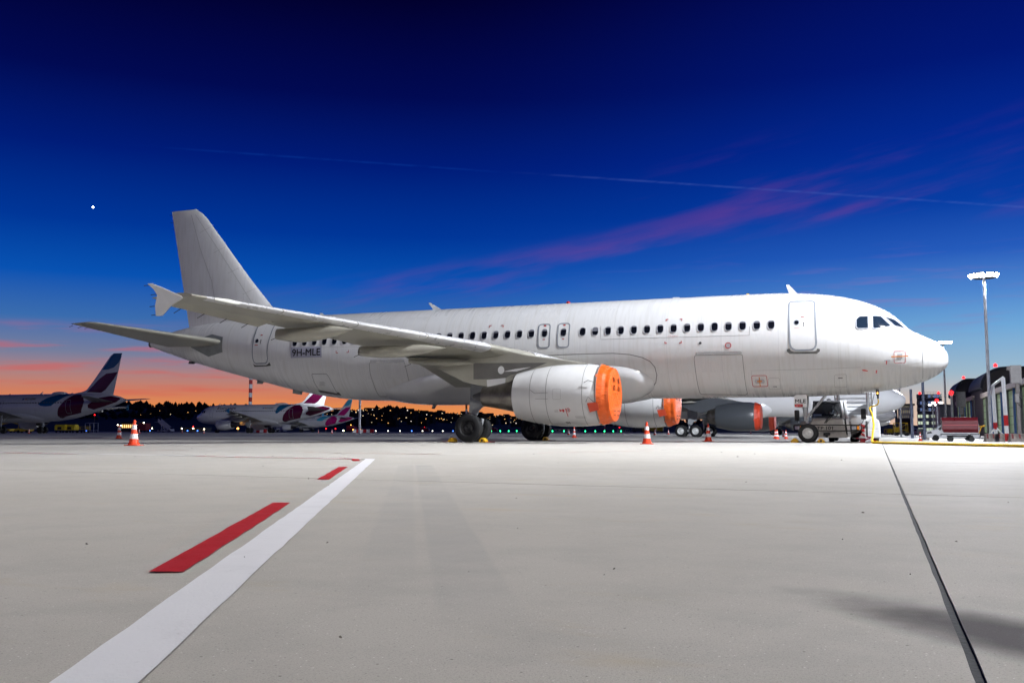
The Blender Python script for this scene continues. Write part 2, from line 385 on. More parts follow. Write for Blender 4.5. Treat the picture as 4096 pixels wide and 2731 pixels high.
# ------------------------------------------------------------------ airliner geometry (metres; xa aft of nose, ya to starboard, z up)
GX = 17.71
TAB = np.array([  # xa, top, bottom, half width, height of widest point
    (0.00, 3.12, 3.10, 0.00, 3.11), (0.04, 3.37, 2.90, 0.27, 3.12), (0.19, 3.58, 2.72, 0.54, 3.14), (0.43, 3.79, 2.52, 0.80, 3.18), (0.74, 3.98, 2.36, 1.02, 3.23),
    (1.05, 4.14, 2.24, 1.20, 3.28), (1.31, 4.29, 2.16, 1.31, 3.33), (1.51, 4.50, 2.11, 1.39, 3.38), (1.76, 4.76, 2.06, 1.48, 3.44), (2.07, 5.01, 2.01, 1.57, 3.51),
    (2.46, 5.23, 1.95, 1.67, 3.58), (2.94, 5.43, 1.90, 1.76, 3.65), (3.43, 5.58, 1.865, 1.83, 3.70), (4.10, 5.73, 1.83, 1.90, 3.76), (4.77, 5.82, 1.80, 1.94, 3.80),
    (5.67, 5.89, 1.785, 1.967, 3.84), (6.50, 5.92, 1.78, 1.975, 3.85), (12.0, 5.92, 1.78, 1.975, 3.85), (18.0, 5.92, 1.78, 1.975, 3.85), (22.0, 5.92, 1.79, 1.975, 3.85),
    (24.0, 5.92, 1.825, 1.970, 3.87), (25.1, 5.92, 1.87, 1.955, 3.90), (26.0, 5.92, 1.95, 1.93, 3.94), (27.3, 5.92, 2.13, 1.87, 4.02), (28.8, 5.92, 2.42, 1.75, 4.14),
    (30.4, 5.91, 2.81, 1.56, 4.31), (31.6, 5.88, 3.09, 1.37, 4.46), (33.2, 5.80, 3.49, 1.08, 4.66), (34.9, 5.62, 3.95, 0.77, 4.82), (36.1, 5.39, 4.32, 0.53, 4.88), (36.8, 5.19, 4.54, 0.36, 4.88), (37.26, 5.00, 4.69, 0.19, 4.85)])
_u = np.sqrt(TAB[:, 0]); _ud = np.linspace(0, _u[-1], 3000)
def pchip(x, y, xq):
    hh = np.diff(x); d = np.diff(y) / hh; m = np.zeros_like(y); m[0], m[-1] = d[0], d[-1]
    for i in range(1, len(x) - 1):
        if d[i - 1] * d[i] > 0:
            w1, w2 = 2 * hh[i] + hh[i - 1], hh[i] + 2 * hh[i - 1]; m[i] = (w1 + w2) / (w1 / d[i - 1] + w2 / d[i])
    k = np.clip(np.searchsorted(x, xq) - 1, 0, len(x) - 2); t = (xq - x[k]) / hh[k]
    return (2 * t**3 - 3 * t**2 + 1) * y[k] + (t**3 - 2 * t**2 + t) * hh[k] * m[k] + (-2 * t**3 + 3 * t**2) * y[k + 1] + (t**3 - t**2) * hh[k] * m[k + 1]
_pf = [pchip(_u, TAB[:, j], _ud) for j in range(1, 5)]
def fprof(xa):
    u = math.sqrt(max(xa, 0.0)); return [float(np.interp(u, _ud, p)) for p in _pf]
def fus_y(xa, z, off=0.006):
    top, bot, hw, zm = fprof(xa)
    h_ = (top - zm) if z > zm else (zm - bot)
    q = (z - zm) / max(h_, 1e-3)
    return hw * math.sqrt(max(0.0, 1 - q * q)) + off
def fus_hit(px, py):
    """pixel -> (xa, z) where the line of sight first meets the parked airliner's side"""
    v = ray(px, py); t0, t1 = 20.0, 75.0
    def F(t):
        p = CAM + v * t; xa = -p[0]
        if xa < 0 or xa > 37.2: return 1.0
        top, bot, hw, zm = fprof(xa); h_ = (top - zm) if p[2] > zm else (zm - bot)
        return (p[1] / max(hw, 1e-3)) ** 2 + ((p[2] - zm) / max(h_, 1e-3)) ** 2 - 1
    ts = np.linspace(t0, t1, 260); prev = t0
    for t in ts:
        if F(t) < 0:
            a, b = prev, t
            for _ in range(24):
                mth = (a + b) / 2
                if F(mth) < 0: b = mth
                else: a = mth
            p = CAM + v * b; return (-p[0], p[2])
        prev = t
    p = atY(px, py, 0.0); return (-p[0], p[2])
def trapezoids(polys, step=0.1, xstep=0.3):
    """exact split of simple polygons (even-odd) into small quads"""
    if not isinstance(polys[0][0], (tuple, list, np.ndarray)): polys = [polys]
    edges = [(p[i], p[(i + 1) % len(p)]) for p in polys for i in range(len(p))]
    zs = sorted({round(q[1], 5) for p in polys for q in p}); lv = []
    for a, b in zip(zs, zs[1:]):
        n = max(1, int(math.ceil((b - a) / step))); lv += [a + (b - a) * k / n for k in range(n)]
    lv.append(zs[-1]); out = []
    for a, b in zip(lv, lv[1:]):
        if b - a < 1e-5: continue
        mid = (a + b) / 2; cr_ = []
        for (p, q) in edges:
            if (p[1] - mid) * (q[1] - mid) < 0:
                f = lambda z: p[0] + (q[0] - p[0]) * (z - p[1]) / (q[1] - p[1])
                cr_.append((f(mid), f(a), f(b)))
        cr_.sort()
        for l, r_ in zip(cr_[::2], cr_[1::2]):
            n = max(1, int(math.ceil((r_[0] - l[0]) / xstep)))
            for k in range(n):
                f0, f1 = k / n, (k + 1) / n
                out.append(((l[1] + (r_[1] - l[1]) * f0, a), (l[1] + (r_[1] - l[1]) * f1, a), (l[2] + (r_[2] - l[2]) * f1, b), (l[2] + (r_[2] - l[2]) * f0, b)))
    return out
def rounded(poly, r, n=5):
    out = []; m = len(poly); rr = r if isinstance(r, (list, tuple)) else [r] * m
    for i in range(m):
        p0, p1, p2 = (np.array(poly[(i + k) % m], float) for k in (-1, 0, 1))
        a, b = p0 - p1, p2 - p1; la, lb = np.linalg.norm(a), np.linalg.norm(b)
        k = min(rr[i], la * 0.45, lb * 0.45); A, B = p1 + a / la * k, p1 + b / lb * k
        for j in range(n + 1):
            t = j / n; out.append(tuple((1 - t) ** 2 * A + 2 * t * (1 - t) * p1 + t * t * B))
    return out
def densify(path, closed, d=0.12):
    out = []; m = len(path)
    for i in range(m if closed else m - 1):
        p, q = np.array(path[i], float), np.array(path[(i + 1) % m], float); n = max(1, int(math.ceil(np.linalg.norm(q - p) / d)))
        out += [tuple(p + (q - p) * k / n) for k in range(n)]
    if not closed: out.append(tuple(path[-1]))
    return out
class Skin:
    """lays flat shapes given in side view (xa,z) on a curved surface; side=+1 starboard, -1 port"""
    def __init__(s, surf, L, side=1): s.surf = surf; s.L = L; s.side = side
    def P(s, q, off): return s.L(q[0], s.side * (s.surf(q[0], q[1]) + off), q[1])
    def patch(s, name, poly, mat, parent, off=0.0, step=0.1, xstep=0.3):
        mb = MB()
        for q in trapezoids(poly, step, xstep): mb.add([s.P(p, off) for p in q], [(0, 1, 2, 3)])
        o = mb.build(name, mat, parent, recalc=False)
        bm = bmesh.new(); bm.from_mesh(o.data); bmesh.ops.remove_doubles(bm, verts=bm.verts, dist=0.0005); bm.to_mesh(o.data); bm.free()
        o.data.polygons.foreach_set('use_smooth', [True] * len(o.data.polygons))
        return o
    def ribbon(s, name, path, w, mat, parent, closed=False, off=0.003, d=0.12):
        P = [np.array(p, float) for p in densify(path, closed, d)]; n = len(P); mb = MB(); vs = []
        for i, p in enumerate(P):
            a = P[(i - 1) % n] if (closed or i > 0) else p; b = P[(i + 1) % n] if (closed or i < n - 1) else p
            t = b - a; t = t / (np.linalg.norm(t) + 1e-9); nn = np.array([-t[1], t[0]]) * w / 2
            vs += [s.P(p + nn, off), s.P(p - nn, off)]
        fs = [(2 * i, 2 * i + 1, (2 * i + 3) % (2 * n), (2 * i + 2) % (2 * n)) for i in range(n if closed else n - 1)]
        return mb.add(vs, fs).build(name, mat, parent, recalc=False)
    def text(s, name, body, c, w, h, mat, parent, off=0.008, sub=2, rot=0.0):
        ca, sa = math.cos(rot), math.sin(rot)
        return text_obj(name, body, w, h, lambda u, v: s.P((c[0] - s.side * (u * ca - v * sa), c[1] + u * sa + v * ca), off), mat, parent, sub)

def airfoil(n=14):
    up = []
    for i in range(n + 1):
        t = i / n; x = (1 - math.cos(math.pi * t)) / 2
        y = 5 * (0.2969 * math.sqrt(x) - 0.126 * x - 0.3516 * x * x + 0.2843 * x**3 - 0.1036 * x**4); up.append((x, y))
    return up
AF = airfoil()
def foil_ring(fn, chord, tc, cut=1.0):
    """closed loop of (x/chord 0..cut, thickness); fn(xc, t)"""
    ring = []
    pts = [(x, y) for x, y in AF if x <= cut + 1e-6]
    if pts[-1][0] < cut - 1e-3: pts.append((cut, float(np.interp(cut, [a for a, _ in AF], [b for _, b in AF]))))
    k = len(pts)
    while k < len(AF): pts.insert(-1, pts[-1]); k += 1
    for x, y in pts[::-1]: ring.append(fn(x, y * tc + 0.02 * 4 * x * (1 - x) * (tc / 0.12)))
    for x, y in pts[1:]: ring.append(fn(x, -y * tc + 0.02 * 4 * x * (1 - x) * (tc / 0.12)))
    return ring
def wing_sec(ya):
    xle = 12.2 + 0.535 * ya
    xte = 19.45 + 0.02 * ya if ya <= 6.4 else 19.58 + (ya - 6.4) * (22.62 - 19.58) / (16.75 - 6.4)
    zle = 3.42 + 0.085 * (ya - 5.6) if ya >= 5.6 else 2.80 + (ya - 1.98) * 0.1713
    tc = float(np.interp(ya, [0, 2, 6.4, 16.8], [0.155, 0.15, 0.12, 0.105]))
    tw = R(float(np.interp(ya, [0, 2, 6.4, 12, 16.8], [4.2, 4.0, 2.6, 1.4, 0.6])))
    return xle, zle, xte - xle, tc, tw
def wing_pt(ya, xc, t):
    xle, zle, c, tc, tw = wing_sec(abs(ya))
    return (xle + c * (xc * math.cos(tw) + t * math.sin(tw)), ya, zle + c * (t * math.cos(tw) - xc * math.sin(tw)))
def fin_edges(z):
    xle = float(np.interp(z, [5.5, 5.95, 6.15, 6.41, 7.89, 11.35, 11.68], [26.8, 27.9, 29.2, 29.97, 31.33, 34.22, 34.75]))
    xte = float(np.interp(z, [5.4, 11.68], [34.93, 36.32])); return xle, xte
def fin_half(xa, z, off=0.0):
    xle, xte = fin_edges(z); c = xte - xle; x = min(max((xa - xle) / c, 0.0), 1.0)
    tc = float(np.interp(z, [5.5, 6.4, 11.68], [0.06, 0.10, 0.095]))
    return c * tc * float(np.interp(x, [a for a, _ in AF], [b for _, b in AF])) + off
def fairing_geo(pt, pa, pb, ya):
    a, b, c = (atY(*p, -ya) for p in (pt, pa, pb))
    return (-a[0], a[2], -b[0], b[2], c[2], ya)
FAIR = [fairing_geo((1412, 1316), (1110, 1347), (1206, 1366), 12.4), fairing_geo((1786, 1391), (1440, 1416), (1531, 1432), 9.3), fairing_geo((1900, 1452), (1641, 1455), (1740, 1470), 6.3)]

BLINDM = pm('window_blind', (0.16, 0.16, 0.18), 0.5)

def nac_r(xa): return float(np.interp(xa, [11.42, 11.47, 11.60, 11.85, 12.25, 12.8, 13.3, 13.8, 14.3, 14.7, 15.02], [0.84, 0.93, 1.00, 1.07, 1.125, 1.14, 1.13, 1.09, 1.01, 0.93, 0.85]))
NZ = 1.735
def airliner(name, label, cat, loc, rz, group=None, s=1.0, plug=False, skin=WHITE, nac=NACW, bogie=False, livery=None, main=False, side=1, nscale=1.0, rim=RIMD, wingm=WINGW, cover=None, tag_cover=None):
    root = thing(name, label, cat, loc, rz, group)
    xm = (lambda x: float(np.interp(x, [-1, 0, 9, 11, 22.5, 25, 40], [0.6, 1.6, 10.6, 11, 22.5, 22.87, 37.87]))) if plug else (lambda x: x)
    def L(xa, ya, z): return ((GX - xm(xa)) * s, -ya * s, z * s)
    nr = 56 if main else 28
    def rings(x0, x1, n):
        us = np.linspace(math.sqrt(x0), math.sqrt(x1), n); out = []
        for u in us:
            xa = u * u; top, bot, hw, zm = fprof(xa); r_ = []
            for i in range(nr):
                t = 2 * math.pi * i / nr; cz = math.sin(t)
                r_.append(L(xa, hw * math.cos(t), zm + (top - zm if cz > 0 else zm - bot) * cz))
            out.append(r_)
        return out
    fus = MB().loft(rings(0.93, 37.26, 110 if main else 60)).build('fuselage', skin, root, smooth=60)
    rad = MB().loft(rings(0.0006, 0.925, 26 if main else 12)).build('radome', skin, root, smooth=60)
    # exhaust
    MB().lathe([(0, 0.17 * s), (0.16 * s, 0.16 * s), (0.17 * s, 0.12 * s), (0.02 * s, 0.11 * s)], L(37.38, 0, 4.85), 'x', 16).build('exhaust', DGREY, root, smooth=40)
    # belly fairing: swells out of the lower fuselage round the wing root
    def zf_top(x): return float(np.interp(x, [10.86, 10.95, 11.15, 11.45, 11.9, 12.5, 13.2, 19.5, 21.0, 22.2, 23.2], [2.34, 2.52, 2.70, 2.86, 2.99, 3.06, 3.08, 3.02, 2.80, 2.50, 2.20]))
    def zf_low(x): return float(np.interp(x, [10.86, 10.95, 11.2, 11.6, 12.2], [2.30, 2.14, 1.97, 1.84, 1.782]))
    for sg in (1, -1):
        xs_f = np.concatenate([10.86 + 1.4 * np.linspace(0, 1, 14) ** 2, np.linspace(12.5, 21.0, 14), np.linspace(21.3, 23.2, 8)]); grid = []
        for x in xs_f:
            top, bot, hw, zm = fprof(x); row = []
            a0 = math.asin(max(-1, min(1, (zf_top(x) - zm) / (zm - bot)))); a1 = math.asin(max(-1, min(1, (zf_low(x) - zm) / (zm - bot)))) if x < 12.2 else -math.pi / 2
            for k in range(15):
                t = a0 + (a1 - a0) * k / 14; d_top = (a0 - t) * 1.97; d_low = (t - a1) * 1.97 if x < 12.3 else 9
                e = lambda d, w: 1 - (1 - min(1.0, max(0.0, d) / w)) ** 2
                b_ = 0.27 * e(d_top, 0.55) * e(d_low, 0.45) * e(x - 10.86, 0.75) * e(23.2 - x, 2.2) * (1 - 0.35 * (k / 14)) + 0.012
                cy, cz = math.cos(t), math.sin(t); row.append(L(x, sg * (hw * cy + b_ * cy), zm + (zm - bot) * cz + b_ * cz))
            grid.append(row)
        n = 15; MB().add([p for r_ in grid for p in r_], [(k * n + i, k * n + i + 1, (k + 1) * n + i + 1, (k + 1) * n + i) for k in range(len(grid) - 1) for i in range(n - 1)]).build('belly_fairing', skin if not main else NACW, root, smooth=60)
    # wings
    for sg in (1, -1):
        st_ = [(0.8, 1), (2.6, 1), (4.5, 1), (6.4, 1), (9.5, 1), (12.9, 1), (12.92, 0.74), (16.2, 0.74), (16.22, 1), (16.72, 1)]
        rg = [foil_ring(lambda x, t, ya=ya: L(*wing_pt(sg * ya, x, t)), 1, wing_sec(ya)[3], cut) for ya, cut in st_]
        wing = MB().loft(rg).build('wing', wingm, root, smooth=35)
        for a, b in ((2.3, 4.7), (6.7, 9.2), (9.24, 11.7), (11.74, 14.1), (14.14, 16.3)):
            rs_ = []
            for ya in (a, b):
                xle, zle, c, tc, tw = wing_sec(ya); r_ = []
                for x, t in [(0.13, 0.0), (0.13, 0.93), (0.07, 1.0), (0.02, 1.02), (-0.006, 0.0), (0.02, -1.02), (0.07, -1.0), (0.11, -0.97)]:
                    base_t = float(np.interp(max(x, 0), [q for q, _ in AF], [q for _, q in AF])) * tc
                    cam_ = 0.08 * max(x, 0) * (1 - x) * (tc / 0.12)
                    p = wing_pt(sg * ya, x, t * base_t + cam_ + (0.0055 if t > 0 else -0.0055 if t < 0 else 0)); r_.append(L(*p))
                rs_.append(r_)
            MB().loft(rs_).build('slat', SLATM if main else wingm, wing, smooth=50)
        dr = R(17)
        rs_ = []
        for ya in (12.96, 16.17):
            hx, hy, hz = wing_pt(sg * ya, 0.742, 0.01); c = wing_sec(ya)[2]; cl = c * 0.28
            q = [(0.0, 0.035), (0.02, -0.03), (cl * math.cos(dr), -cl * math.sin(dr) - 0.006), (cl * math.cos(dr), -cl * math.sin(dr) + 0.006)]
            rs_.append([L(hx + a, hy, hz + b) for a, b in q])
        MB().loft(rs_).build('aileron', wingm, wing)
        fp = [(22.74, 4.78), (22.57, 4.78), (22.1, 4.60), (21.50, 4.36), (21.44, 4.30), (21.52, 4.24), (21.86, 4.08), (22.17, 3.80), (22.38, 3.80), (22.42, 4.1), (22.36, 4.42), (22.5, 4.6)]
        mb = MB(); n = len(fp)
        mb.add([L(x, sg * 16.72, z) for x, z in fp] + [L(x, sg * 16.78, z) for x, z in fp], [tuple(range(n)), tuple(range(n, 2 * n))] + [(i, (i + 1) % n, n + (i + 1) % n, n + i) for i in range(n)])
        mb.build('wingtip_fence', WPAINT if livery is None else livery['tip'], wing, bevel=0.012 if main else 0)
        for x0, z0, x1, z1, zb, ya in FAIR:
            ns = 14; rs_ = []
            for k in range(ns + 1):
                t = k / ns; xa = x0 + (x1 - x0) * t
                w_ = 0.25 * math.sin(math.pi * min(1, t * 0.80 + 0.004)) ** 0.8 + 0.004
                top = z0 + (z1 + 0.13 - z0) * t; h_ = (max(z0, z1) - zb) * (math.sin(math.pi * min(1, t * 0.78 + 0.004)) ** 0.9) + 0.004
                rs_.append([L(xa, sg * (ya + w_ * math.cos(a)), top - h_ / 2 + (h_ / 2 + (0.14 * min(1, t * 4) if math.sin(a) > 0 else 0)) * math.sin(a)) for a in [2 * math.pi * i / 14 for i in range(14)]])
            MB().loft(rs_).build('flap_fairing', wingm, wing, smooth=50)
    # horizontal tail
    for sg in (1, -1):
        rg = []
        for ya, xle, xte, z, tc in ((0.3, 31.5, 35.75, 4.60, 0.11), (1.3, 32.05, 35.9, 4.70, 0.105), (5.9, 34.85, 36.38, 5.19, 0.09), (6.15, 35.05, 36.42, 5.22, 0.07), (6.24, 35.5, 36.4, 5.23, 0.03)):
            c = xte - xle; rg.append(foil_ring(lambda x, t: L(xle + c * x, sg * ya, z + c * t), c, tc))
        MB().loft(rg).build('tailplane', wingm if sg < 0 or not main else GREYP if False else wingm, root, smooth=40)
    # fin
    rg = []
    for z in (5.35, 5.7, 5.95, 6.15, 6.41, 7.0, 7.9, 9.5, 11.2, 11.45, 11.6, 11.69):
        xle, xte = fin_edges(z); c = xte - xle; tc = float(np.interp(z, [5.5, 6.4, 11.5, 11.69], [0.06, 0.10, 0.095, 0.05]))
        rr = []
        for x, y in AF[::-1]: rr.append(L(xle + c * x, y * tc * c, z))
        for x, y in AF[1:]: rr.append(L(xle + c * x, -y * tc * c, z))
        rg.append(rr)
    fin = MB().loft(rg).build('fin', skin, root, smooth=40)
    # engines
    for sg in (1, -1):
        k = nscale; zc = NZ + (k - 1) * -0.0; yy = 5.75 * sg
        prof = []
        for xa in (11.42, 11.45, 11.5, 11.6, 11.75, 12.0, 12.25, 12.6, 13.0, 13.4, 13.8, 14.2, 14.6, 15.02): prof.append((xa, nac_r(xa) * k))
        def ring(xa, r, n=44): return [L(xa, yy + r * math.cos(2 * math.pi * i / n), zc + r * math.sin(2 * math.pi * i / n)) for i in range(n)]
        eng = MB().loft([ring(11.9, 0.72 * k), ring(11.5, 0.80 * k)] + [ring(a, r) for a, r in prof] + [ring(15.02, 0.80 * k), ring(14.6, 0.74 * k)]).build('engine_nacelle', nac, root, smooth=45)
        core = [(14.5, 0.60), (15.05, 0.62), (15.5, 0.535), (16.0, 0.44), (16.45, 0.37), (16.46, 0.33), (16.2, 0.32)] if nac is NACW else [(14.5, 0.66), (15.2, 0.66), (15.75, 0.50), (15.76, 0.44), (15.6, 0.42)]
        MB().loft([ring(a, r * k, 36) for a, r in core]).build('core_nozzle', CORE, eng, smooth=40)
        MB().loft([ring(a, r * k, 20) for a, r in ([(15.9, 0.27), (16.5, 0.22), (16.9, 0.06)] if nac is NACW else [(15.3, 0.34), (15.8, 0.30), (16.6, 0.03)])]).build('exhaust_cone', DGREY, eng, smooth=50)
        # pylon
        def pp(l): return [(-p[0], p[2]) for p in (atY(a, b, -5.75) for a, b in l)]
        body = pp([(2352, 1453), (2250, 1438), (2122, 1421), (2040, 1404), (1960, 1402), (1870, 1420), (1790, 1450), (1752, 1474), (1830, 1512), (1862, 1530), (1955, 1549), (2030, 1540), (2070, 1512), (2130, 1500), (2250, 1490)])
        mb = MB(); n = len(body)
        mb.add([L(x, sg * 5.56, z) for x, z in body] + [L(x, sg * 5.94, z) for x, z in body], [tuple(range(n)), tuple(range(n, 2 * n))] + [(i, (i + 1) % n, n + (i + 1) % n, n + i) for i in range(n)])
        pyl = mb.build('pylon', wingm if nac is NACW else nac, root, bevel=0.05 if main else 0)
        if main and sg > 0:
            dk = pp([(1902, 1453), (2195, 1452), (2118, 1484), (2052, 1500), (2022, 1517), (1902, 1518)])
            MB().add([L(x, 5.945, z) for x, z in dk], [tuple(range(len(dk)))]).build('dark_panel', PYLD, pyl)
            c = pp([(2012, 1481)])[0]; MB().add([L(c[0] + 0.13 * math.cos(a), 5.949, c[1] + 0.15 * math.sin(a)) for a in [2 * math.pi * i / 20 for i in range(20)]], [tuple(range(20))]).build('round_cover', WPAINT, pyl)
            lp = pp([(1955, 1520), (2030, 1512), (2028, 1540), (1957, 1549)])
            MB().add([L(x, 5.948, z) for x, z in lp], [(0, 1, 2, 3)]).build('access_panel', NACW, pyl)
            # strake
            q = pp([(2042, 1491), (2092, 1480), (2150, 1473), (2095, 1490)])
            MB().add([L(x, 6.22 + 0.28 * (z > 2.6), z) for x, z in q] + [L(x, 6.25 + 0.28 * (z > 2.6), z) for x, z in q], [(0, 1, 2, 3), (4, 5, 6, 7), (0, 1, 5, 4), (1, 2, 6, 5), (2, 3, 7, 6), (3, 0, 4, 7)]).build('strake', NACW, eng)
        if main:
            for xr in (12.27, 13.62): MB().loft([ring(xr - 0.008, nac_r(xr) + 0.0025), ring(xr + 0.008, nac_r(xr) + 0.0025)], cap=False).build('cowl_seam', SEAM, eng)
            MB().loft([ring(14.26, nac_r(14.26) + 0.002), ring(14.275, nac_r(14.27) + 0.002)], cap=False).build('cowl_seam', SEAM, eng)
    # landing gear
    def wheel(c, r, w, parent, rimm):
        tp = [(-w * .5, r * .56), (-w * .52, r * .68), (-w * .50, r * .86), (-w * .42, r * .955), (-w * .3, r * .99), (-w * .2, r), (-w * .19, r * .985), (-w * .17, r * .985), (-w * .16, r), (-w * .02, r), (-w * .012, r * .985), (w * .012, r * .985), (w * .02, r), (w * .16, r), (w * .17, r * .985), (w * .19, r * .985), (w * .2, r), (w * .3, r * .99), (w * .42, r * .955), (w * .5, r * .86), (w * .52, r * .68), (w * .5, r * .56), (w * .3, r * .5), (-w * .3, r * .5)]
        ty = MB().lathe(tp + [tp[0]], (0, 0, 0), 'y', 48 if main else 20, cap=False).build('tyre', TYRE, parent, smooth=35); ty.location = c
        rp = [(-w * .40, 0.02), (-w * .47, r * .12), (-w * .47, r * .16), (-w * .36, r * .20), (-w * .30, r * .36), (-w * .38, r * .46), (-w * .47, r * .53), (-w * .50, r * .57), (w * .5, r * .57), (w * .47, r * .53), (w * .30, r * .36), (w * .36, r * .2), (w * .47, r * .14), (w * .40, 0.02)]
        mb = MB().lathe(rp, (0, 0, 0), 'y', 36 if main else 16)
        for i in range(9):
            a = 2 * math.pi * i / 9; mb.box((r * .41 * math.cos(a), -w * .36, r * .41 * math.sin(a)), (r * .07, w * .10, r * .07))
        ri = mb.build('rim', rimm, parent, smooth=35); ri.location = c
    for sg in (1, -1):
        lg = bpy.data.objects.new('main_gear', None); COL.objects.link(lg); lg.parent = root; lg.empty_display_size = 0.1; lg.location = (0, -3.795 * sg * s, 0)
        q = s; zax = 0.545 if not bogie else 0.53
        MB().tube([(0, 0, zax * q), (0, 0, 1.35 * q)], 0.075 * q, 12).build('piston', STEEL, lg, smooth=40)
        MB().tube([(0, 0, 1.2 * q), (0, 0.05 * sg, 2.7 * q)], 0.145 * q, 14).build('strut', GEARG, lg, smooth=40)
        MB().tube([(0, 0, 1.5 * q), (0, 1.3 * sg * q, 2.5 * q)], 0.06 * q, 8).build('side_stay', GEARG, lg, smooth=40)
        tl = MB().box((0.16 * q, 0, 0.78 * q), (0.09 * q, 0.2 * q, 0.42 * q), Matrix.Rotation(R(14), 4, 'Y')); tl.box((0.14 * q, 0, 1.1 * q), (0.09 * q, 0.2 * q, 0.36 * q), Matrix.Rotation(R(-6), 4, 'Y'))
        tl.build('torque_link', GEARG, lg, bevel=0.02)
        MB().tube([(0, -0.6 * q, zax * q), (0, 0.6 * q, zax * q)], 0.06 * q, 10).build('axle', STEEL, lg, smooth=40)
        MB().tube([(0.1 * q, -0.3 * q, zax * q), (0.12 * q, -0.1 * q, 0.75 * q), (0.1 * q, 0, 1.3 * q)], 0.018 * q, 6).build('brake_hose', STEEL, lg, smooth=40)
        if bogie:
            MB().tube([(-0.7 * q, 0, zax * q), (0.7 * q, 0, zax * q)], 0.11 * q, 10).build('bogie_beam', GEARG, lg, smooth=40)
            for bx in (-0.64, 0.64):
                for by in (-0.45, 0.45): wheel((bx * q, by * q, 0.53 * q), 0.53 * q, 0.38 * q, lg, rim)
        else:
            for by in (-0.465, 0.465): wheel((0, by * q, 0.555 * q), 0.565 * q, 0.41 * q, lg, rim)
        dp = [(-p[0], p[2]) for p in (atY(a, b, -4.35) for a, b in [(1876, 1540), (1945, 1540), (1943, 1600), (1940, 1620), (1918, 1630), (1907, 1645), (1900, 1661), (1866, 1652), (1871, 1600)])]
        n = len(dp); mb = MB()
        loc = [((GX - x) * q, z * q) for x, z in dp]
        mb.add([(x, -sg * 0.30 * q, z) for x, z in loc] + [(x, -sg * 0.35 * q, z) for x, z in loc], [tuple(range(n)), tuple(range(n, 2 * n))] + [(i, (i + 1) % n, n + (i + 1) % n, n + i) for i in range(n)])
        mb.build('gear_door', GEARG, lg, bevel=0.012)
    ng = bpy.data.objects.new('nose_gear', None); COL.objects.link(ng); ng.parent = root; ng.empty_display_size = 0.1; ng.location = ((GX - xm(5.1)) * s, 0, 0)
    q = s
    MB().tube([(0, 0, 0.36 * q), (-0.06 * q, 0, 1.0 * q)], 0.055 * q, 12).build('piston', STEEL, ng, smooth=40)
    MB().tube([(-0.05 * q, 0, 0.85 * q), (-0.16 * q, 0, 2.0 * q)], 0.10 * q, 14).build('strut', GEARG, ng, smooth=40)
    MB().tube([(-0.05 * q, -0.08 * q, 0.95 * q), (0.72 * q, -0.12 * q, 1.88 * q)], 0.045 * q, 8).build('drag_stay', STEEL, ng, smooth=40)
    MB().tube([(-0.05 * q, 0.08 * q, 0.95 * q), (0.72 * q, 0.12 * q, 1.88 * q)], 0.045 * q, 8).build('drag_stay', STEEL, ng, smooth=40)
    MB().tube([(0, -0.32 * q, 0.36 * q), (0, 0.32 * q, 0.36 * q)], 0.05 * q, 10).build('axle', STEEL, ng, smooth=40)
    MB().box((-0.2 * q, 0, 0.72 * q), (0.06 * q, 0.16 * q, 0.36 * q), Matrix.Rotation(R(12), 4, 'Y')).build('torque_link', GEARG, ng, bevel=0.01)
    for by in (-0.25, 0.25): wheel((0, by * q, 0.365 * q), 0.37 * q, 0.22 * q, ng, RIML if main else rim)
    # cabin windows
    def placed(mesh_o, xa, z, sd, off=0.0):
        o = mesh_o.copy(); COL.objects.link(o); y = fus_y(xa, z, 0.0); top, bot, hw, zm = fprof(xa)
        h_ = (top - zm) if z > zm else (zm - bot); nrm = Vector((0, y / hw**2, (z - zm) / h_**2)).normalized()
        o.location = L(xa, sd * (y + off), z); o.rotation_euler = (0 if sd > 0 else 0, 0, 0 if sd > 0 else math.pi)
        tilt = math.atan2(nrm.z, nrm.y); o.rotation_euler.x = -tilt if sd > 0 else tilt
        o.scale = (s, s, s); return o
    def oval(w, h, n=20): 
        out = []
        for i in range(n):
            a = 2 * math.pi * i / n; ca, sa = math.cos(a), math.sin(a); out.append((w / 2 * math.copysign(abs(ca) ** .72, ca), h / 2 * math.copysign(abs(sa) ** .72, sa)))
        return out
    nn = 20 if main else 10
    o1, o2, o3 = oval(0.29, 0.385, nn), oval(0.25, 0.345, nn), oval(0.235, 0.33, nn)
    wf = MB().loft([[(x, -0.002, z) for x, z in o1], [(x, -0.010, z) for x, z in oval(0.275, 0.37, nn)], [(x, -0.010, z) for x, z in o2], [(x, -0.004, z) for x, z in o3]], cap=False).build('cabin_window', RIMW, root)
    pane = MB().add([(x, -0.006, z) for x, z in oval(0.245, 0.34, nn)], [tuple(range(nn))]).build('pane', GLASS, wf)
    pos = []
    if main: pos = [6.2312 + i * .5334 for i in range(15)] + [14.52, 15.34] + [15.917 + i * .5334 for i in range(11)] + [24.83 - i * .5334 for i in range(1, 6)] + [24.83 + i * .5334 for i in range(6)]
    elif plug:
        a = 8.0
        while a < 25.6: pos.append(a); a += .5334
    else:
        a = 6.23
        while a < 27.9: pos.append(a); a += .5334
    inv = (lambda x: float(np.interp(x, [1.6, 10.6, 11, 22.5, 22.87, 37.87], [0, 9, 11, 22.5, 25, 40]))) if plug else (lambda x: x)
    rb = random.Random(4); blinds = []
    if main:
        for zc_ in (0.115, 0.06, -0.03):
            pts = [(x, z) for x, z in oval(0.24, 0.335, 28) if z > zc_]; pts.sort(key=lambda q: -math.atan2(q[1] - zc_, q[0])); blinds.append(MB().add([(x, -0.0072, z) for x, z in pts], [tuple(range(len(pts)))]).build('blind', BLINDM, root))
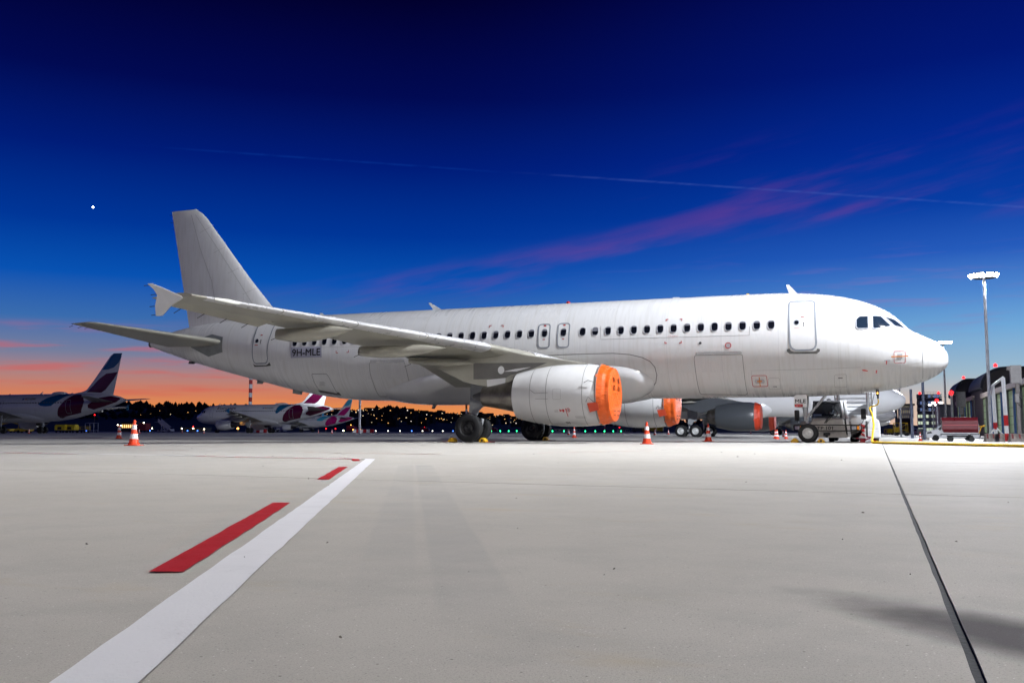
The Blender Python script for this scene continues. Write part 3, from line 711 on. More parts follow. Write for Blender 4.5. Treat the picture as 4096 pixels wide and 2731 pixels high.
    for x in pos:
        o = placed(wf, inv(x), 4.473, side, 0.008 if main else 0.0); p = pane.copy(); COL.objects.link(p); p.parent = o
        if main and rb.random() < 0.85:
            q = blinds[rb.choice((0, 0, 0, 1, 1, 2))].copy(); COL.objects.link(q); q.parent = o
    bpy.data.objects.remove(pane); bpy.data.objects.remove(wf)
    for b_ in blinds: bpy.data.objects.remove(b_)
    # cockpit windows (both sides)
    wins = [[fus_hit(3100 + a / 3.92, 1150 + b / 3.92) for a, b in q] for q in (
        [(1270, 495), (1325, 447), (1460, 445), (1467, 640), (1300, 646), (1272, 620)], [(1525, 440), (1660, 445), (1825, 598), (1800, 612), (1650, 640), (1550, 643), (1530, 622)], [(1708, 450), (1880, 500), (2060, 648), (1878, 603)])]
    for sd in (1, -1):
        sk = Skin(fus_y, L, sd)
        for q in wins:
            f = sk.patch('cockpit_window', rounded(q, 0.05, 3), COCKG, fus, 0.016, 0.05, 0.06)
            sk.ribbon('window_frame', rounded(q, 0.05, 3), 0.035, RIMW, fus, True, 0.020, 0.05)
    sk = Skin(fus_y, L, side)
    # blade aerials and beacon on the crown
    def blade(x0, x1, tip, h_, base=5.9, th=0.03, mat=WPAINT):
        mb = MB(); q = [(x0, base), (x1, base), (x1 + tip, base + h_), (x1 + tip - 0.12, base + h_)]
        mb.add([L(x, -th, z) for x, z in q[:2]] + [L(x, -th / 3, z) for x, z in q[2:]] + [L(x, th, z) for x, z in q[:2]] + [L(x, th / 3, z) for x, z in q[2:]], [(0, 1, 2, 3), (4, 5, 6, 7), (0, 1, 5, 4), (1, 2, 6, 5), (2, 3, 7, 6), (3, 0, 4, 7)])
        mb.build('blade_aerial', mat, root)
    blade(5.35, 5.68, 0.13, 0.40, 5.86); blade(20.9, 21.3, 0.30, 0.36, 5.9); blade(27.0, 27.25, 0.1, 0.14, 5.9)
    MB().lathe([(0, 0.10 * s), (0.05 * s, 0.10 * s), (0.10 * s, 0.06 * s), (0.115 * s, 0.01)], L(14.9, 0, 5.91), 'z', 14).build('beacon', RED, root, smooth=50)
    if livery is not None:
        bl, pl = livery['blue'], livery['plum']
        sk.patch('livery_blue', [(22.7, 4.35), (23.2, 4.1), (24.2, 3.98), (25.2, 4.05), (26.0, 4.6), (27.2, 5.4), (28.2, 5.84), (27.0, 5.88), (25.5, 5.78), (24.0, 5.3), (23.2, 4.8)], bl, fus, 0.006, 0.12, 0.4)
        sk.patch('livery_plum', [(28.6, 5.7), (27.5, 4.8), (26.6, 3.7), (26.1, 2.6), (26.25, 2.3), (26.6, 2.25), (27.4, 2.5), (30.1, 3.05), (30.8, 4.0), (31.0, 4.7), (30.6, 5.3), (29.8, 5.7)], pl, fus, 0.006, 0.12, 0.4)
        sk.patch('livery_plum', [(31.5, 3.75), (31.6, 4.2), (33.3, 5.2), (35.0, 5.45), (36.4, 5.2), (36.7, 5.0), (36.1, 4.6), (34.0, 3.95), (32.2, 3.5)], pl, fus, 0.010, 0.1, 0.3)
        fk = Skin(fin_half, L, side)
        for sd in (1, -1):
            fk = Skin(fin_half, L, sd)
            fk.patch('livery_plum', [(35.65, 8.95), (33.7, 8.75), (32.4, 7.95), (31.2, 6.9), (30.2, 6.05), (32.9, 5.98), (33.6, 6.35), (35.0, 7.9)], pl, fin, 0.012, 0.3, 0.4)
            top_ = [(fin_edges(z)[0] + 0.02, z) for z in (9.3, 10.0, 10.7, 11.3)] + [(34.8, 11.66), (36.3, 11.66)] + [(36.15, 11.0), (35.75, 10.3), (35.0, 9.65), (34.0, 9.32)]
            fk.patch('livery_blue', top_, bl, fin, 0.012, 0.3, 0.4)
        sk.text('airline_name', 'Eurowings', (9.4, 5.13), 6.2, 0.80, pl, fus, 0.012, 3)
        sk.patch('flag_blue', [(19.2, 5.0), (19.55, 5.0), (19.55, 5.26), (19.2, 5.26)], livery['navy'], fus, 0.006)
        for k, mm in enumerate((YELLOW, RED, BLK)): sk.patch('flag_stripe', [(19.75, 5.0 + k * .087), (20.1, 5.0 + k * .087), (20.1, 5.08 + k * .087), (19.75, 5.08 + k * .087)], mm, fus, 0.006)
        sk.text('registration', livery['reg'], (21.0, 5.13), 1.5, 0.30, BLK, fus, 0.012, 2)
        sk.ribbon('door_outline', rounded([(27.9, 2.95), (28.7, 2.95), (28.7, 4.9), (27.9, 4.9)], 0.15), 0.05, DOORF if True else RIMW, fus, True, 0.014)
        sk.ribbon('door_outline', rounded([(4.6, 3.3), (5.4, 3.3), (5.4, 5.2), (4.6, 5.2)], 0.15), 0.05, DOORF, fus, True, 0.008)
        for x in (14.3, 15.2): sk.ribbon('door_outline', rounded([(x, 3.9), (x + .5, 3.9), (x + .5, 4.9), (x, 4.9)], 0.12), 0.04, DOORF, fus, True, 0.008)
        # satellite dome
        MB().lathe([(0, 0.9), (0.12, 0.88), (0.26, 0.7), (0.34, 0.4), (0.37, 0.05)], (0, 0, 0), 'z', 20).build('satellite_dome', WHITE2, root, smooth=60)
        d = [c for c in root.children if c.name.startswith('satellite_dome')][-1]; d.location = L(24.8, 0, 5.86); d.scale = (1.6 * s, 0.75 * s, s)
    return root, fus, fin, L, sk

# ------------------------------------------------------------------ flood masts (the light of the place)
LENS = pm('flood_lens', (0.9, 0.9, 0.9), 0.3, emit=(1.0, 0.97, 0.93), estr=60.0)
LENSD = pm('flood_lens_dim', (0.9, 0.9, 0.9), 0.3, emit=(1.0, 0.97, 0.93), estr=14.0)
REDL = pm('red_light', (0.5, 0.02, 0.02), 0.3, emit=(1.0, 0.012, 0.015), estr=4.0)
MASTM = pm('galvanised', (0.60, 0.61, 0.64), 0.5, 0.1, var=0.12, vscale=1.5)
def flood_mast(loc, h, label, heads=8, aims=(), r0=0.30, r1=0.14, lens=LENS, red=False, ring=1.5, face=None, cat='floodlight mast'):
    t = thing('floodlight_mast', label, cat, loc)
    MB().tube([(0, 0, 0), (0, 0, h * 0.5), (0, 0, h)], [r0, (r0 + r1) / 2, r1], 14).build('pole', MASTM, t, smooth=60)
    MB().lathe([(0, r0 * 1.9), (0.05, r0 * 1.9), (0.06, r0 * 1.1), (0.3, r0 * 1.05)], (0, 0, 0), 'z', 14).build('base_plate', MASTM, t)
    mb = MB(); mb.tube([(-ring, 0, h - 0.1), (ring, 0, h - 0.1)], 0.06, 8); mb.tube([(0, -ring, h - 0.1), (0, ring, h - 0.1)], 0.06, 8)
    mb.lathe([(h - 0.16, ring), (h - 0.16, ring + 0.07), (h - 0.06, ring + 0.07), (h - 0.06, ring), (h - 0.16, ring)], (0, 0, 0), 'z', 24, cap=False)
    mb.build('head_frame', MASTM, t)
    for i in range(heads):
        a = 2 * math.pi * i / heads if face is None else face + (i / max(1, heads - 1) - 0.5) * math.pi
        c, s_ = math.cos(a), math.sin(a)
        M = Matrix.Translation((ring * c, ring * s_, h + 0.12)) @ Matrix.Rotation(a, 4, 'Z') @ Matrix.Rotation(R(38), 4, 'Y')
        f = MB().box((0, 0, 0), (0.25, 0.95, 0.62), M).build('floodlight', DGREY, t)  # heads oversized so the bright lenses stand in for lamp glare
        MB().box((0.131, 0, 0), (0.012, 0.88, 0.56), M).build('lens', lens, f)
    if red: MB().lathe([(h + 0.2, 0.16), (h + 0.5, 0.16), (h + 0.6, 0.05)], (0, 0, 0), 'z', 10).build('warning_light', REDL, t)
    for k, (tx, ty, tz, power, size, blend, col) in enumerate(aims):
        ld = bpy.data.lights.new('flood_beam', 'SPOT'); ld.energy = power; ld.spot_size = R(size); ld.spot_blend = blend; ld.color = col; ld.shadow_soft_size = 0.7
        lo_ = bpy.data.objects.new('flood_beam', ld); COL.objects.link(lo_); lo_.parent = t
        src = Vector((0, 0, h - 0.75)); lo_.location = src
        lo_.rotation_euler = (Vector((tx, ty, tz)) - Vector(loc) - src).to_track_quat('-Z', 'Y').to_euler()
    return t
WARM = (1.0, 0.965, 0.92); COOL = (0.86, 0.91, 1.0)
flood_mast((11.2, -7.5, 0), 22, 'tall floodlight mast just ahead of the white airliner nose', aims=[(-6, 0, 3, 80000, 150, 0.7, COOL), (-30, -28, 0, 46000, 75, 0.9, WARM), (6, 75, 0, 120000, 80, 0.8, COOL)], cat='floodlight mast')
flood_mast((10.0, -60.0, 0), 22, 'tall floodlight mast at the open end of the stand row', aims=[(-26, -25, 0, 38000, 44, 0.9, WARM), (2, -27, 0, 54000, 50, 0.9, WARM)])
p = atZ(3935, 1098, 22.3); flood_mast((p[0], p[1], 0), 22, 'lit floodlight mast rising behind the white portal frame', heads=10, aims=[(p[0] - 30, p[1] - 45, 0, 160000, 150, 0.8, COOL)], r0=0.22, r1=0.19, ring=1.7)
p = atZ(3772, 1368, 22.3); flood_mast((p[0], p[1], 0), 22, 'lit floodlight mast beside the grey hangar, seen past the radome', heads=10, aims=[(p[0] - 40, p[1] - 40, 0, 160000, 150, 0.8, COOL)], r0=0.26, r1=0.2, ring=1.9)

# ------------------------------------------------------------------ ground
X0, X1, Y0, Y1 = -52.43, 47.57, -47.1, 5.4
SLOPE = -0.085
apron = MB()
gx_ = [-6000, -1500, -300, X0, -25, -20, -15, -10, -5, 0, 5, 10, X1, 300, 1500, 6000]; gy_ = [-6000, -300, Y0, Y1, 15, 25, 35, 45, 60.4, 120, 300, 1200, 6000]
nx_ = len(gx_); fs_ = []
for j in range(len(gy_) - 1):
    for i in range(nx_ - 1):
        if gy_[j] >= Y0 and gy_[j + 1] <= Y1 and gx_[i] >= X0 and gx_[i + 1] <= X1: continue
        fs_.append((j * nx_ + i, j * nx_ + i + 1, (j + 1) * nx_ + i + 1, (j + 1) * nx_ + i))
apron.add([(x, y, gz(x, y)) for y in gy_ for x in gx_], fs_)
apron.add([(x, y, -0.035) for x, y in ((X0, Y0), (X1, Y0), (X1, Y1), (X0, Y1))], [(0, 1, 2, 3)])
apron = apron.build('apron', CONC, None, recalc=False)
tag(apron, 'pale grey concrete apron of large slabs', None, None, 'structure')
xs_ = [-52.43, -27.43, -2.43, 22.57, 47.57]; ys_ = [Y0 + 7.5 * k for k in range(8)]
jit = random.Random(3)
def seam_y(x, y): return y if y in (Y0, ys_[-1]) else y + SLOPE * (x + 2.43) * (1.0 if abs(y + 32.1) < 0.01 else 0.0)
for i in range(4):
    for j in range(7):
        a, b = xs_[i] + (0.009 if xs_[i] == -2.43 else 0.004) * (i > 0), xs_[i + 1] - (0.009 if xs_[i + 1] == -2.43 else 0.004) * (i < 3)
        gp = lambda q: 0.022 if abs(q + 32.1) < 0.01 else 0.006
        y0, y1 = ys_[j] + gp(ys_[j]) * (j > 0), ys_[j + 1] - gp(ys_[j + 1]) * (j < 6)
        # wavy long edges along the wide joint
        left, right = [], []
        n = 40
        for k in range(n + 1):
            yy = y0 + (y1 - y0) * k / n
            left.append((a + (jit.uniform(-.001, .002) if xs_[i] == -2.43 else 0), yy)); right.append((b + (jit.uniform(-.002, .001) if xs_[i + 1] == -2.43 else 0), yy))
        mk = lambda q: (q[0], seam_y(q[0], ys_[j]) + (y0 - ys_[j]) + (q[1] - y0) / (y1 - y0) * ((seam_y(q[0], ys_[j + 1]) - (ys_[j + 1] - y1)) - (seam_y(q[0], ys_[j]) + (y0 - ys_[j]))))
        poly = [mk(q) for q in left[::-1]] + [mk(q) for q in right]
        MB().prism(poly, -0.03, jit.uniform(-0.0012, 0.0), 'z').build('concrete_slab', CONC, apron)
JOINT = pm('joint_seal', (0.018, 0.018, 0.017), 0.8, var=0.4, vscale=12, bump=0.4)
MB().box((-2.43, (Y0 + Y1) / 2, -0.013), (0.03, Y1 - Y0, 0.014)).build('joint_seal', JOINT, apron)
MB().prism([(X0, seam_y(X0, -32.1) - .03), (X1, seam_y(X1, -32.1) - .03), (X1, seam_y(X1, -32.1) + .03), (X0, seam_y(X0, -32.1) + .03)], -0.030, -0.008, 'z').build('joint_seal', pm('joint_seal_grey', (0.10, 0.095, 0.09), 0.8, var=0.4, vscale=4), apron)
GRASS = pm('night_grass', (0.018, 0.022, 0.010), 0.9, var=0.3, vscale=0.05)
def strip(name, mat, ya, yb, up):
    xs = (-3000, -600, -25, 10, 600, 3000); m_ = MB(); k = (430 - 275) / 6000
    m_.add([(x, ya + (x + 3000) * k, gz(x, 300) + up) for x in xs] + [(x, yb + (x + 3000) * k, gz(x, 300) + up) for x in xs], [(i, i + 1, 7 + i, 6 + i) for i in range(5)])
    o = m_.build(name, mat, None, recalc=False); o['kind'] = 'structure'; return o
strip('airfield_grass', GRASS, 275, 3500, 0.004); strip('runway', pm('runway_asphalt', (0.30, 0.29, 0.28), 0.8, var=0.1, vscale=0.05), 330, 375, 0.008)

# painted lines
LINEW = pm('line_white', (0.74, 0.74, 0.76), 0.55, var=0.06, vscale=7, bump=0.3, bscale=120)
LINER = pm('line_red', (0.42, 0.008, 0.007), 0.55, var=0.12, vscale=9, bump=0.3, bscale=120)
LINEF = pm('line_faded', (0.50, 0.48, 0.46), 0.65, var=0.15, vscale=4)
LINEO = pm('line_faded_red', (0.40, 0.17, 0.11), 0.65, var=0.2, vscale=4)
worn(LINEW, (0.74, 0.74, 0.76)); worn(LINER, (0.42, 0.008, 0.007), 0.6)
def stripe(name, p, q, w, mat, z=0.004, wob=0.003, skew=None):
    p, q = np.array(p, float), np.array(q, float); d = q - p; Ln = np.linalg.norm(d); d /= Ln; n = np.array([-d[1], d[0]])
    k = max(2, int(Ln / 0.18)); vs = []
    for i in range(k + 1):
        c = p + d * Ln * i / k
        for sg in (1, -1):
            e = c + n * sg * (w / 2 + jit.uniform(-wob, wob)); vs.append((e[0], e[1], z))
    if skew:   # ends cut parallel to the given direction
        sk = np.array(skew) / (abs(np.dot(skew, n)) + 1e-9)
        for idx, c in ((0, p), (k, q)):
            for m_, sg in ((0, 1), (1, -1)):
                e = c + sk * sg * (w / 2) * np.sign(np.dot(skew, n)); vs[idx * 2 + m_] = (e[0], e[1], z)
    return MB().add(vs, [(2 * i, 2 * i + 1, 2 * i + 3, 2 * i + 2) for i in range(k)]).build(name, mat, None, recalc=False)
def line(name, lab, p, q, w, mat, z=0.004, **kw):
    o = stripe(name, p, q, w, mat, z, **kw)
    if o.data.polygons[0].normal.z < 0: o.data.flip_normals()
    o['kind'] = 'structure'; return o
line('white_line', '', (-9.86, -26.24), (-3.40, -38.85), 0.150, LINEW, 0.004)
line('white_line', '', (-27.5, -23.9), (-9.86, -26.16), 0.15, LINEW, 0.0045)
hd = (1.0, 0.35)
for a, b in (((-4.615, -36.905), (-5.92, -34.38)), ((-7.185, -31.89), (-8.545, -29.25)), ((-9.56, -27.19), (-10.02, -26.42))):
    line('red_dash', '', a, b, 0.105, LINER, 0.005, skew=hd)
for a, b in (((-27.0, -24.2), (-16.46, -25.50)), ((-13.4, -25.92), (-10.07, -26.32))): line('red_dash', '', a, b, 0.11, LINER, 0.005)
line('faded_line', '', (-27, -20.55), (-10.1, -23.06), 0.12, LINEF); line('faded_line', '', (-10.1, -23.06), (-2.7, -9.4), 0.12, LINEF, 0.0042)
for a, b in (((-20, -21.66), (-16.6, -22.16)), ((-13.4, -22.62), (-10.05, -23.22)), ((-8.9, -21.2), (-7.2, -18.0)), ((-5.2, -14.0), (-4.0, -11.9))): line('faded_dash', '', a, b, 0.08, LINEO, 0.005)

# scattered grit, leaves and chips of rubber near the camera
db = MB(); rd_ = random.Random(21)
for i in range(34):
    f = rd_.random() ** 1.6; y = -37.6 + 22 * f; x = -2.6 + (y + 39.3) * rd_.uniform(-1.1, 0.12); q = rd_.uniform(.0015, .0055) * (1 + 4 * f); a = rd_.uniform(0, 3.1)
    pts = [(x + q * rd_.uniform(.6, 1.6) * math.cos(a + t), y + q * rd_.uniform(.5, 1.0) * math.sin(a + t), .0045 + rd_.uniform(0, .004)) for t in (0, 1.3, 2.4, 3.5, 4.9)]
    db.add(pts + [(x, y, .009 + q * .35)], [(0, 1, 5), (1, 2, 5), (2, 3, 5), (3, 4, 5), (4, 0, 5), (4, 3, 2, 1, 0)])
tag(db.build('apron_debris', pm('debris', (.09, .08, .07), .8, var=.4)), 'scattered grit and leaf bits on the concrete', None, None, 'stuff')

# ------------------------------------------------------------------ the parked white airliner
ac, fus, fin, L, sk = airliner('airliner', 'large plain white twin-engine airliner registered 9H-MLE parked with orange engine covers', 'airliner', (-GX, 0, 0), 0.0, 'airliners parked on the apron', main=True)
def zp(x0, y0, s_, pts): return [fus_hit(x0 + a / s_, y0 + b / s_) for a, b in pts]
zA = lambda pts: zp(3100, 1150, 3.92, pts)
zB = lambda pts: zp(900, 1200, 2.6133, pts)
zC = lambda pts: zp(2000, 1200, 2.94, pts)
zD = lambda pts: zp(2700, 1300, 4.704, pts)
zE = lambda pts: zp(2300, 1100, 2.352, pts)
zF = lambda pts: zp(1100, 1150, 1.96, pts)
def door(path, closed, fw, fm, sill=None, port=None, name='door', panel=True):
    if panel:
        d = sk.patch(name, path, WHITE, ac, 0.002)
    else:
        d = sk.ribbon(name, path, fw, fm, ac, closed, 0.006)
    if panel: sk.ribbon('door_frame', path, fw, fm, d, closed, 0.008)
    if sill: sk.patch('scuff_plate', sill, SCUFF, d, 0.007, 0.05)
    if port:
        c, r_ = port
        sk.patch('porthole', [(c[0] + r_ * math.cos(a), c[1] + r_ * math.sin(a)) for a in [2 * math.pi * i / 18 for i in range(18)]], GLASS, d, 0.008, 0.05)
        sk.ribbon('porthole_rim', [(c[0] + r_ * 1.1 * math.cos(a), c[1] + r_ * 1.1 * math.sin(a)) for a in [2 * math.pi * i / 18 for i in range(18)]], 0.03, DOORF, d, True, 0.011)
    return d
def rect(c, w, h): return [(c[0] - w / 2, c[1] - h / 2), (c[0] + w / 2, c[1] - h / 2), (c[0] + w / 2, c[1] + h / 2), (c[0] - w / 2, c[1] + h / 2)]
q = zA([(222, 222), (625, 214), (655, 978), (238, 986)])
d = door(rounded(q, [0.13, 0.13, 0.30, 0.30]), True, 0.062, DOORF, zA([(185, 968), (228, 958), (246, 990), (295, 1008), (595, 1004), (648, 988), (664, 955), (705, 965), (702, 1000), (655, 1036), (230, 1040), (186, 1004)]), (zA([(337, 547)])[0], 0.085))
c = zA([(430, 457)])[0]; sk.patch('exit_sign', rect(c, 0.12, 0.04), RED, d, 0.008)
sk.text('exit_lettering', 'EXIT', c, 0.09, 0.025, WPAINT, d, 0.011, 0)
c = zA([(446, 580)])[0]; sk.patch('arrow', [(c[0] - .012, c[1] - .08), (c[0] + .012, c[1] - .08), (c[0] + .012, c[1] + .05), (c[0] + .03, c[1] + .05), (c[0], c[1] + .10), (c[0] - .03, c[1] + .05), (c[0] - .012, c[1] + .05)], BLK, d, 0.008)
c = zA([(338, 636)])[0]; sk.text('warning_lettering', 'WARNING', c, 0.22, 0.035, RED, d, 0.008, 0)
c = zA([(548, 578)])[0]; sk.text('opening_lettering', 'TO OPEN', c, 0.17, 0.035, SEAM, d, 0.008, 0)
# aft door (its top passes behind the wing)
pth = zB([(352, 268), (318, 350), (296, 440), (286, 530), (292, 610), (305, 650), (325, 664), (425, 660), (440, 645), (446, 610), (440, 540), (452, 450), (480, 360), (522, 262)])
d = door(pth, False, 0.055, DOORF, zB([(290, 655), (302, 672), (322, 682), (430, 680), (450, 668), (465, 650), (482, 685), (440, 692), (310, 698)]), (zB([(335, 427)])[0], 0.085))
c = zB([(385, 366)])[0]; sk.patch('exit_sign', rect(c, 0.12, 0.05), RED, d, 0.008)
c = zB([(374, 435)])[0]; sk.patch('arrow', rect(c, 0.035, 0.22), BLK, d, 0.008)
c = zB([(328, 470)])[0]; sk.patch('warning_mark', rect(c, 0.2, 0.04), RED, d, 0.008)
# overwing exits
for q, tm, bmk in (([(462, 287), (597, 284), (581, 560), (450, 561)], (532, 302), (516, 464)), ([(692, 276), (826, 274), (808, 554), (677, 556)], (759, 295), (743, 457))):
    d = door(rounded(zC(q), 0.14), True, 0.05, DOORF, name='overwing_exit')
    c = zC([tm])[0]; sk.patch('exit_sign', rect(c, 0.10, 0.06), RED, d, 0.008)
    c = zC([bmk])[0]; sk.patch('exit_sign', rect(c, 0.10, 0.045), RED, d, 0.008); sk.text('exit_lettering', 'EXIT', c, 0.08, 0.028, WPAINT, d, 0.011, 0)
# cargo doors with bright hinge covers
def cargo(path, hinge, extra=None):
    d = sk.patch('cargo_door', path, WHITE, ac, 0.003); sk.ribbon('door_seam', path, 0.02, SEAM, d, True, 0.007)
    sk.patch('hinge_cover', hinge, CHROME, d, 0.012, 0.03); return d
cargo(rounded(zD([(372, 570), (1268, 552), (1300, 880), (1366, 1290), (1330, 1312), (480, 1302), (400, 950), (362, 640)]), 0.08), rounded(zD([(385, 512), (1240, 492), (1262, 520), (1240, 550), (385, 566)]), 0.03))
cargo(rounded(zB([(1510, 652), (1875, 640), (1900, 740), (1945, 900), (1985, 1000), (1620, 1008), (1560, 890), (1518, 760)]), 0.08), rounded(zB([(1515, 626), (1862, 619), (1878, 634), (1872, 650), (1512, 652)]), 0.03))
d = sk.patch('bulk_door', rounded(zB([(907, 773), (1062, 770), (1090, 810), (1130, 890), (1182, 978), (992, 942), (940, 870)]), 0.06), WHITE, ac, 0.004)
sk.ribbon('door_seam', rounded(zB([(907, 773), (1062, 770), (1090, 810), (1130, 890), (1182, 978), (992, 942), (940, 870)]), 0.06), 0.022, SEAM, d, True, 0.008)
sk.patch('scuff_plate', zB([(972, 940), (992, 944), (1182, 979), (1170, 962), (1195, 966), (1222, 997), (1180, 994), (1000, 966)]), SCUFF, d, 0.009, 0.04)
for k in range(4): sk.patch('notice_line', zB([(990, 856 + 11 * k), (1040 + 10 * (k % 2), 856 + 11 * k), (1040 + 10 * (k % 2), 859 + 11 * k), (990, 859 + 11 * k)]), SEAM, d, 0.008)
# registration sticker
stk = zB([(688, 495), (1010, 484), (1012, 597), (690, 606)])
d = sk.patch('registration_sticker', stk, LILAC, ac, 0.003)
a_, b_ = zB([(705, 548), (996, 540)]); zt, zb_ = zB([(850, 509), (850, 581)])
sk.text('registration', '9H-MLE', ((a_[0] + b_[0]) / 2, (zt[1] + zb_[1]) / 2), abs(a_[0] - b_[0]), zt[1] - zb_[1], BLK, d, 0.008, 3, rot=0.0)
# red rescue corners
for Z, grp in ((zC, ([(1953, 249), (1957, 229), (1982, 226)], [(2114, 224), (2141, 222), (2137, 244)], [(1940, 485), (1940, 508), (1964, 508)], [(2107, 505), (2133, 503), (2133, 481)])),
               (zF, ([(1681, 315), (1684, 299), (1699, 298)], [(1774, 297), (1791, 297), (1788, 312)], [(1763, 473), (1777, 472), (1777, 459)], [(480, 495), (480, 512), (495, 512)], [(562, 508), (577, 507), (577, 491)]))):
    for q in grp: sk.ribbon('rescue_mark', Z(q), 0.034, RED, ac, False, 0.006)
c = zE([(921, 576)])[0]; sk.text('rescue_lettering', 'CUT HERE IN EMERGENCY', c, 0.42, 0.03, RED, ac, 0.007, 0)
# round static port, hatches, small flags
c = zD([(1000, 383)])[0]
circ = lambda r_, n=22: [(c[0] + r_ * math.cos(2 * math.pi * i / n), c[1] + r_ * math.sin(2 * math.pi * i / n)) for i in range(n)]
d = sk.patch('static_port', circ(0.09), RIMW, ac, 0.004, 0.05); sk.ribbon('red_ring', circ(0.105), 0.03, RED, d, True, 0.007)
c = zD([(475, 338)])[0]; sk.patch('scan_light', circ(0.055), DGREY, ac, 0.006, 0.05)
q = rounded(zD([(1440, 952), (1722, 948), (1750, 1152), (1466, 1157)]), 0.06); d = sk.ribbon('service_hatch', q, 0.022, RED, ac, True, 0.006)
c = zD([(1594, 1058)])[0]; sk.patch('outlet', rounded(rect(c, 0.37, 0.16), 0.075), RIMW, d, 0.006, 0.05)
OBAR = pm('orange_bar', (0.62, 0.20, 0.015), 0.5)
sk.patch('orange_bar', zD([(1576, 980), (1594, 980), (1616, 1160), (1600, 1160)]), OBAR, d, 0.02, 0.05); sk.patch('orange_bar', rect(c, 0.2, 0.045), OBAR, d, 0.018)
q = rounded(zD([(1755, 1000), (1968, 992), (1995, 1205), (1775, 1212)]), 0.07); d = sk.ribbon('service_hatch', q, 0.014, SEAML, ac, True, 0.005); sk.patch('handle', zD([(1845, 1153), (1918, 1150), (1918, 1166), (1845, 1162)]), DGREY, d, 0.008, 0.05)
q = rounded(zA([(930, 1368), (1120, 1358), (1130, 1560), (936, 1568)]), 0.07); d = sk.ribbon('service_hatch', q, 0.014, SEAML, ac, True, 0.005); sk.patch('handle', zA([(990, 1412), (1060, 1410), (1060, 1424), (992, 1426)]), DGREY, d, 0.008, 0.05)
q = rounded(zA([(1866, 998), (2044, 996), (2048, 1180), (1868, 1184)]), 0.06); d = sk.ribbon('probe_hatch', q, 0.016, RED, ac, True, 0.006)
sk.patch('probe_plate', zA([(1918, 1040), (1996, 1038), (1998, 1117), (1920, 1119)]), RIMW, d, 0.006, 0.05)
sk.patch('orange_bar', zA([(1822, 1077), (2085, 1066), (2085, 1082), (1823, 1096)]), OBAR, d, 0.03, 0.05)
sk.patch('probe_flag', zA([(1738, 1150), (1760, 1148), (1752, 1205), (1740, 1208)]), RED, ac, 0.02, 0.05)
sk.patch('grey_tape', zA([(1710, 1136), (1808, 1134), (1808, 1154), (1710, 1156)]), RIMW, ac, 0.01, 0.05)
sk.patch('probe_flag', zA([(1358, 1286), (1410, 1288), (1460, 1305), (1455, 1314), (1380, 1306)]), RED, ac, 0.02, 0.05)
sk.patch('probe_flag', zA([(1582, 1300), (1602, 1294), (1594, 1345), (1580, 1345)]), RED, ac, 0.02, 0.05)
# skin seams
sk.ribbon('skin_seam', zE([(243, 480), (243, 606), (700, 592), (1200, 578), (1640, 566), (1643, 480)]), 0.012, SEAM, ac, False, 0.004)
sk.ribbon('skin_seam', zA([(0, 1293), (600, 1280), (1345, 1250)]), 0.012, SEAML, ac, False, 0.004)
sk.ribbon('skin_seam', zA([(1345, 1248), (1800, 1204), (2303, 1157)]), 0.016, WPAINT, ac, False, 0.006)
sk.ribbon('skin_seam', zD([(1440, 950), (1438, 855), (2352, 838)]), 0.010, SEAML, ac, False, 0.004)
sk.ribbon('radome_seam', [(0.935, z) for z in np.linspace(2.38, 3.9, 24)], 0.012, SEAM, ac, False, 0.003)
sk.ribbon('skin_seam', zB([(1010, 494), (1300, 488), (1560, 482)]), 0.012, SEAML, ac, False, 0.004)
sk.ribbon('fairing_seam', [fus_hit(*p) for p in ((2163, 1423), (2300, 1417), (2452, 1413), (2520, 1418), (2570, 1430), (2600, 1445), (2620, 1468), (2628, 1500), (2624, 1530), (2606, 1556), (2560, 1578), (2500, 1591))], 0.028, SEAM, ac, False, 0.022)
# tailplane root plate
sk.patch('tailplane_plate', zp(250, 800, 2.0627, [(1120, 1148), (1235, 1107), (1325, 1130), (1322, 1255), (1205, 1293), (1060, 1215)]), GREYP, ac, 0.008, 0.08, 0.15)
# rudder seam, fin seams
fk = Skin(fin_half, L, 1)
fk.ribbon('rudder_seam', [(33.1, 6.0), (33.55, 7.9), (34.35, 9.6), (35.0, 11.4)], 0.025, SEAML, fin, False, 0.006)
fk.ribbon('fin_seam', [(30.9, 6.45), (32.0, 7.9), (33.4, 9.7), (34.75, 11.4)], 0.018, SEAML, fin, False, 0.006)
for z in (7.4, 8.5, 9.6, 10.7): xl = fin_edges(z)[0]; fk.ribbon('fin_seam', [(xl + 0.1, z), (xl + 0.75, z - 0.28)], 0.015, SEAML, fin, False, 0.006)
# belly blade aerial, drain masts, tail bumper
def plate(name, pts, ya, th, mat, parent):
    q = [(-p[0], p[2]) for p in (atY(a, b, -ya) for a, b in pts)]; n = len(q)
    return MB().add([L(x, ya - th / 2, z) for x, z in q] + [L(x, ya + th / 2, z) for x, z in q], [tuple(range(n)), tuple(range(n, 2 * n))] + [(i, (i + 1) % n, n + (i + 1) % n, n + i) for i in range(n)]).build(name, mat, parent)
plate('blade_aerial', [(1740, 1592), (1762, 1592), (1738, 1635), (1727, 1634)], 0.0, 0.04, GEARG, ac)
plate('drain_mast', [(1030, 1519), (1058, 1522), (1050, 1535), (1028, 1535)], 0.3, 0.05, GREYP, ac)
plate('drain_mast', [(1178, 1552), (1206, 1558), (1202, 1578), (1176, 1573)], 0.3, 0.25, GREYP, ac)
plate('drain_mast', [(762, 1445), (780, 1448), (772, 1455), (758, 1455)], 0.2, 0.2, DGREY, ac)
MB().box(L(10.2, 0, 5.93), (0.28, 0.2, 0.04)).build('crown_aerial', WPAINT, ac, bevel=0.01)
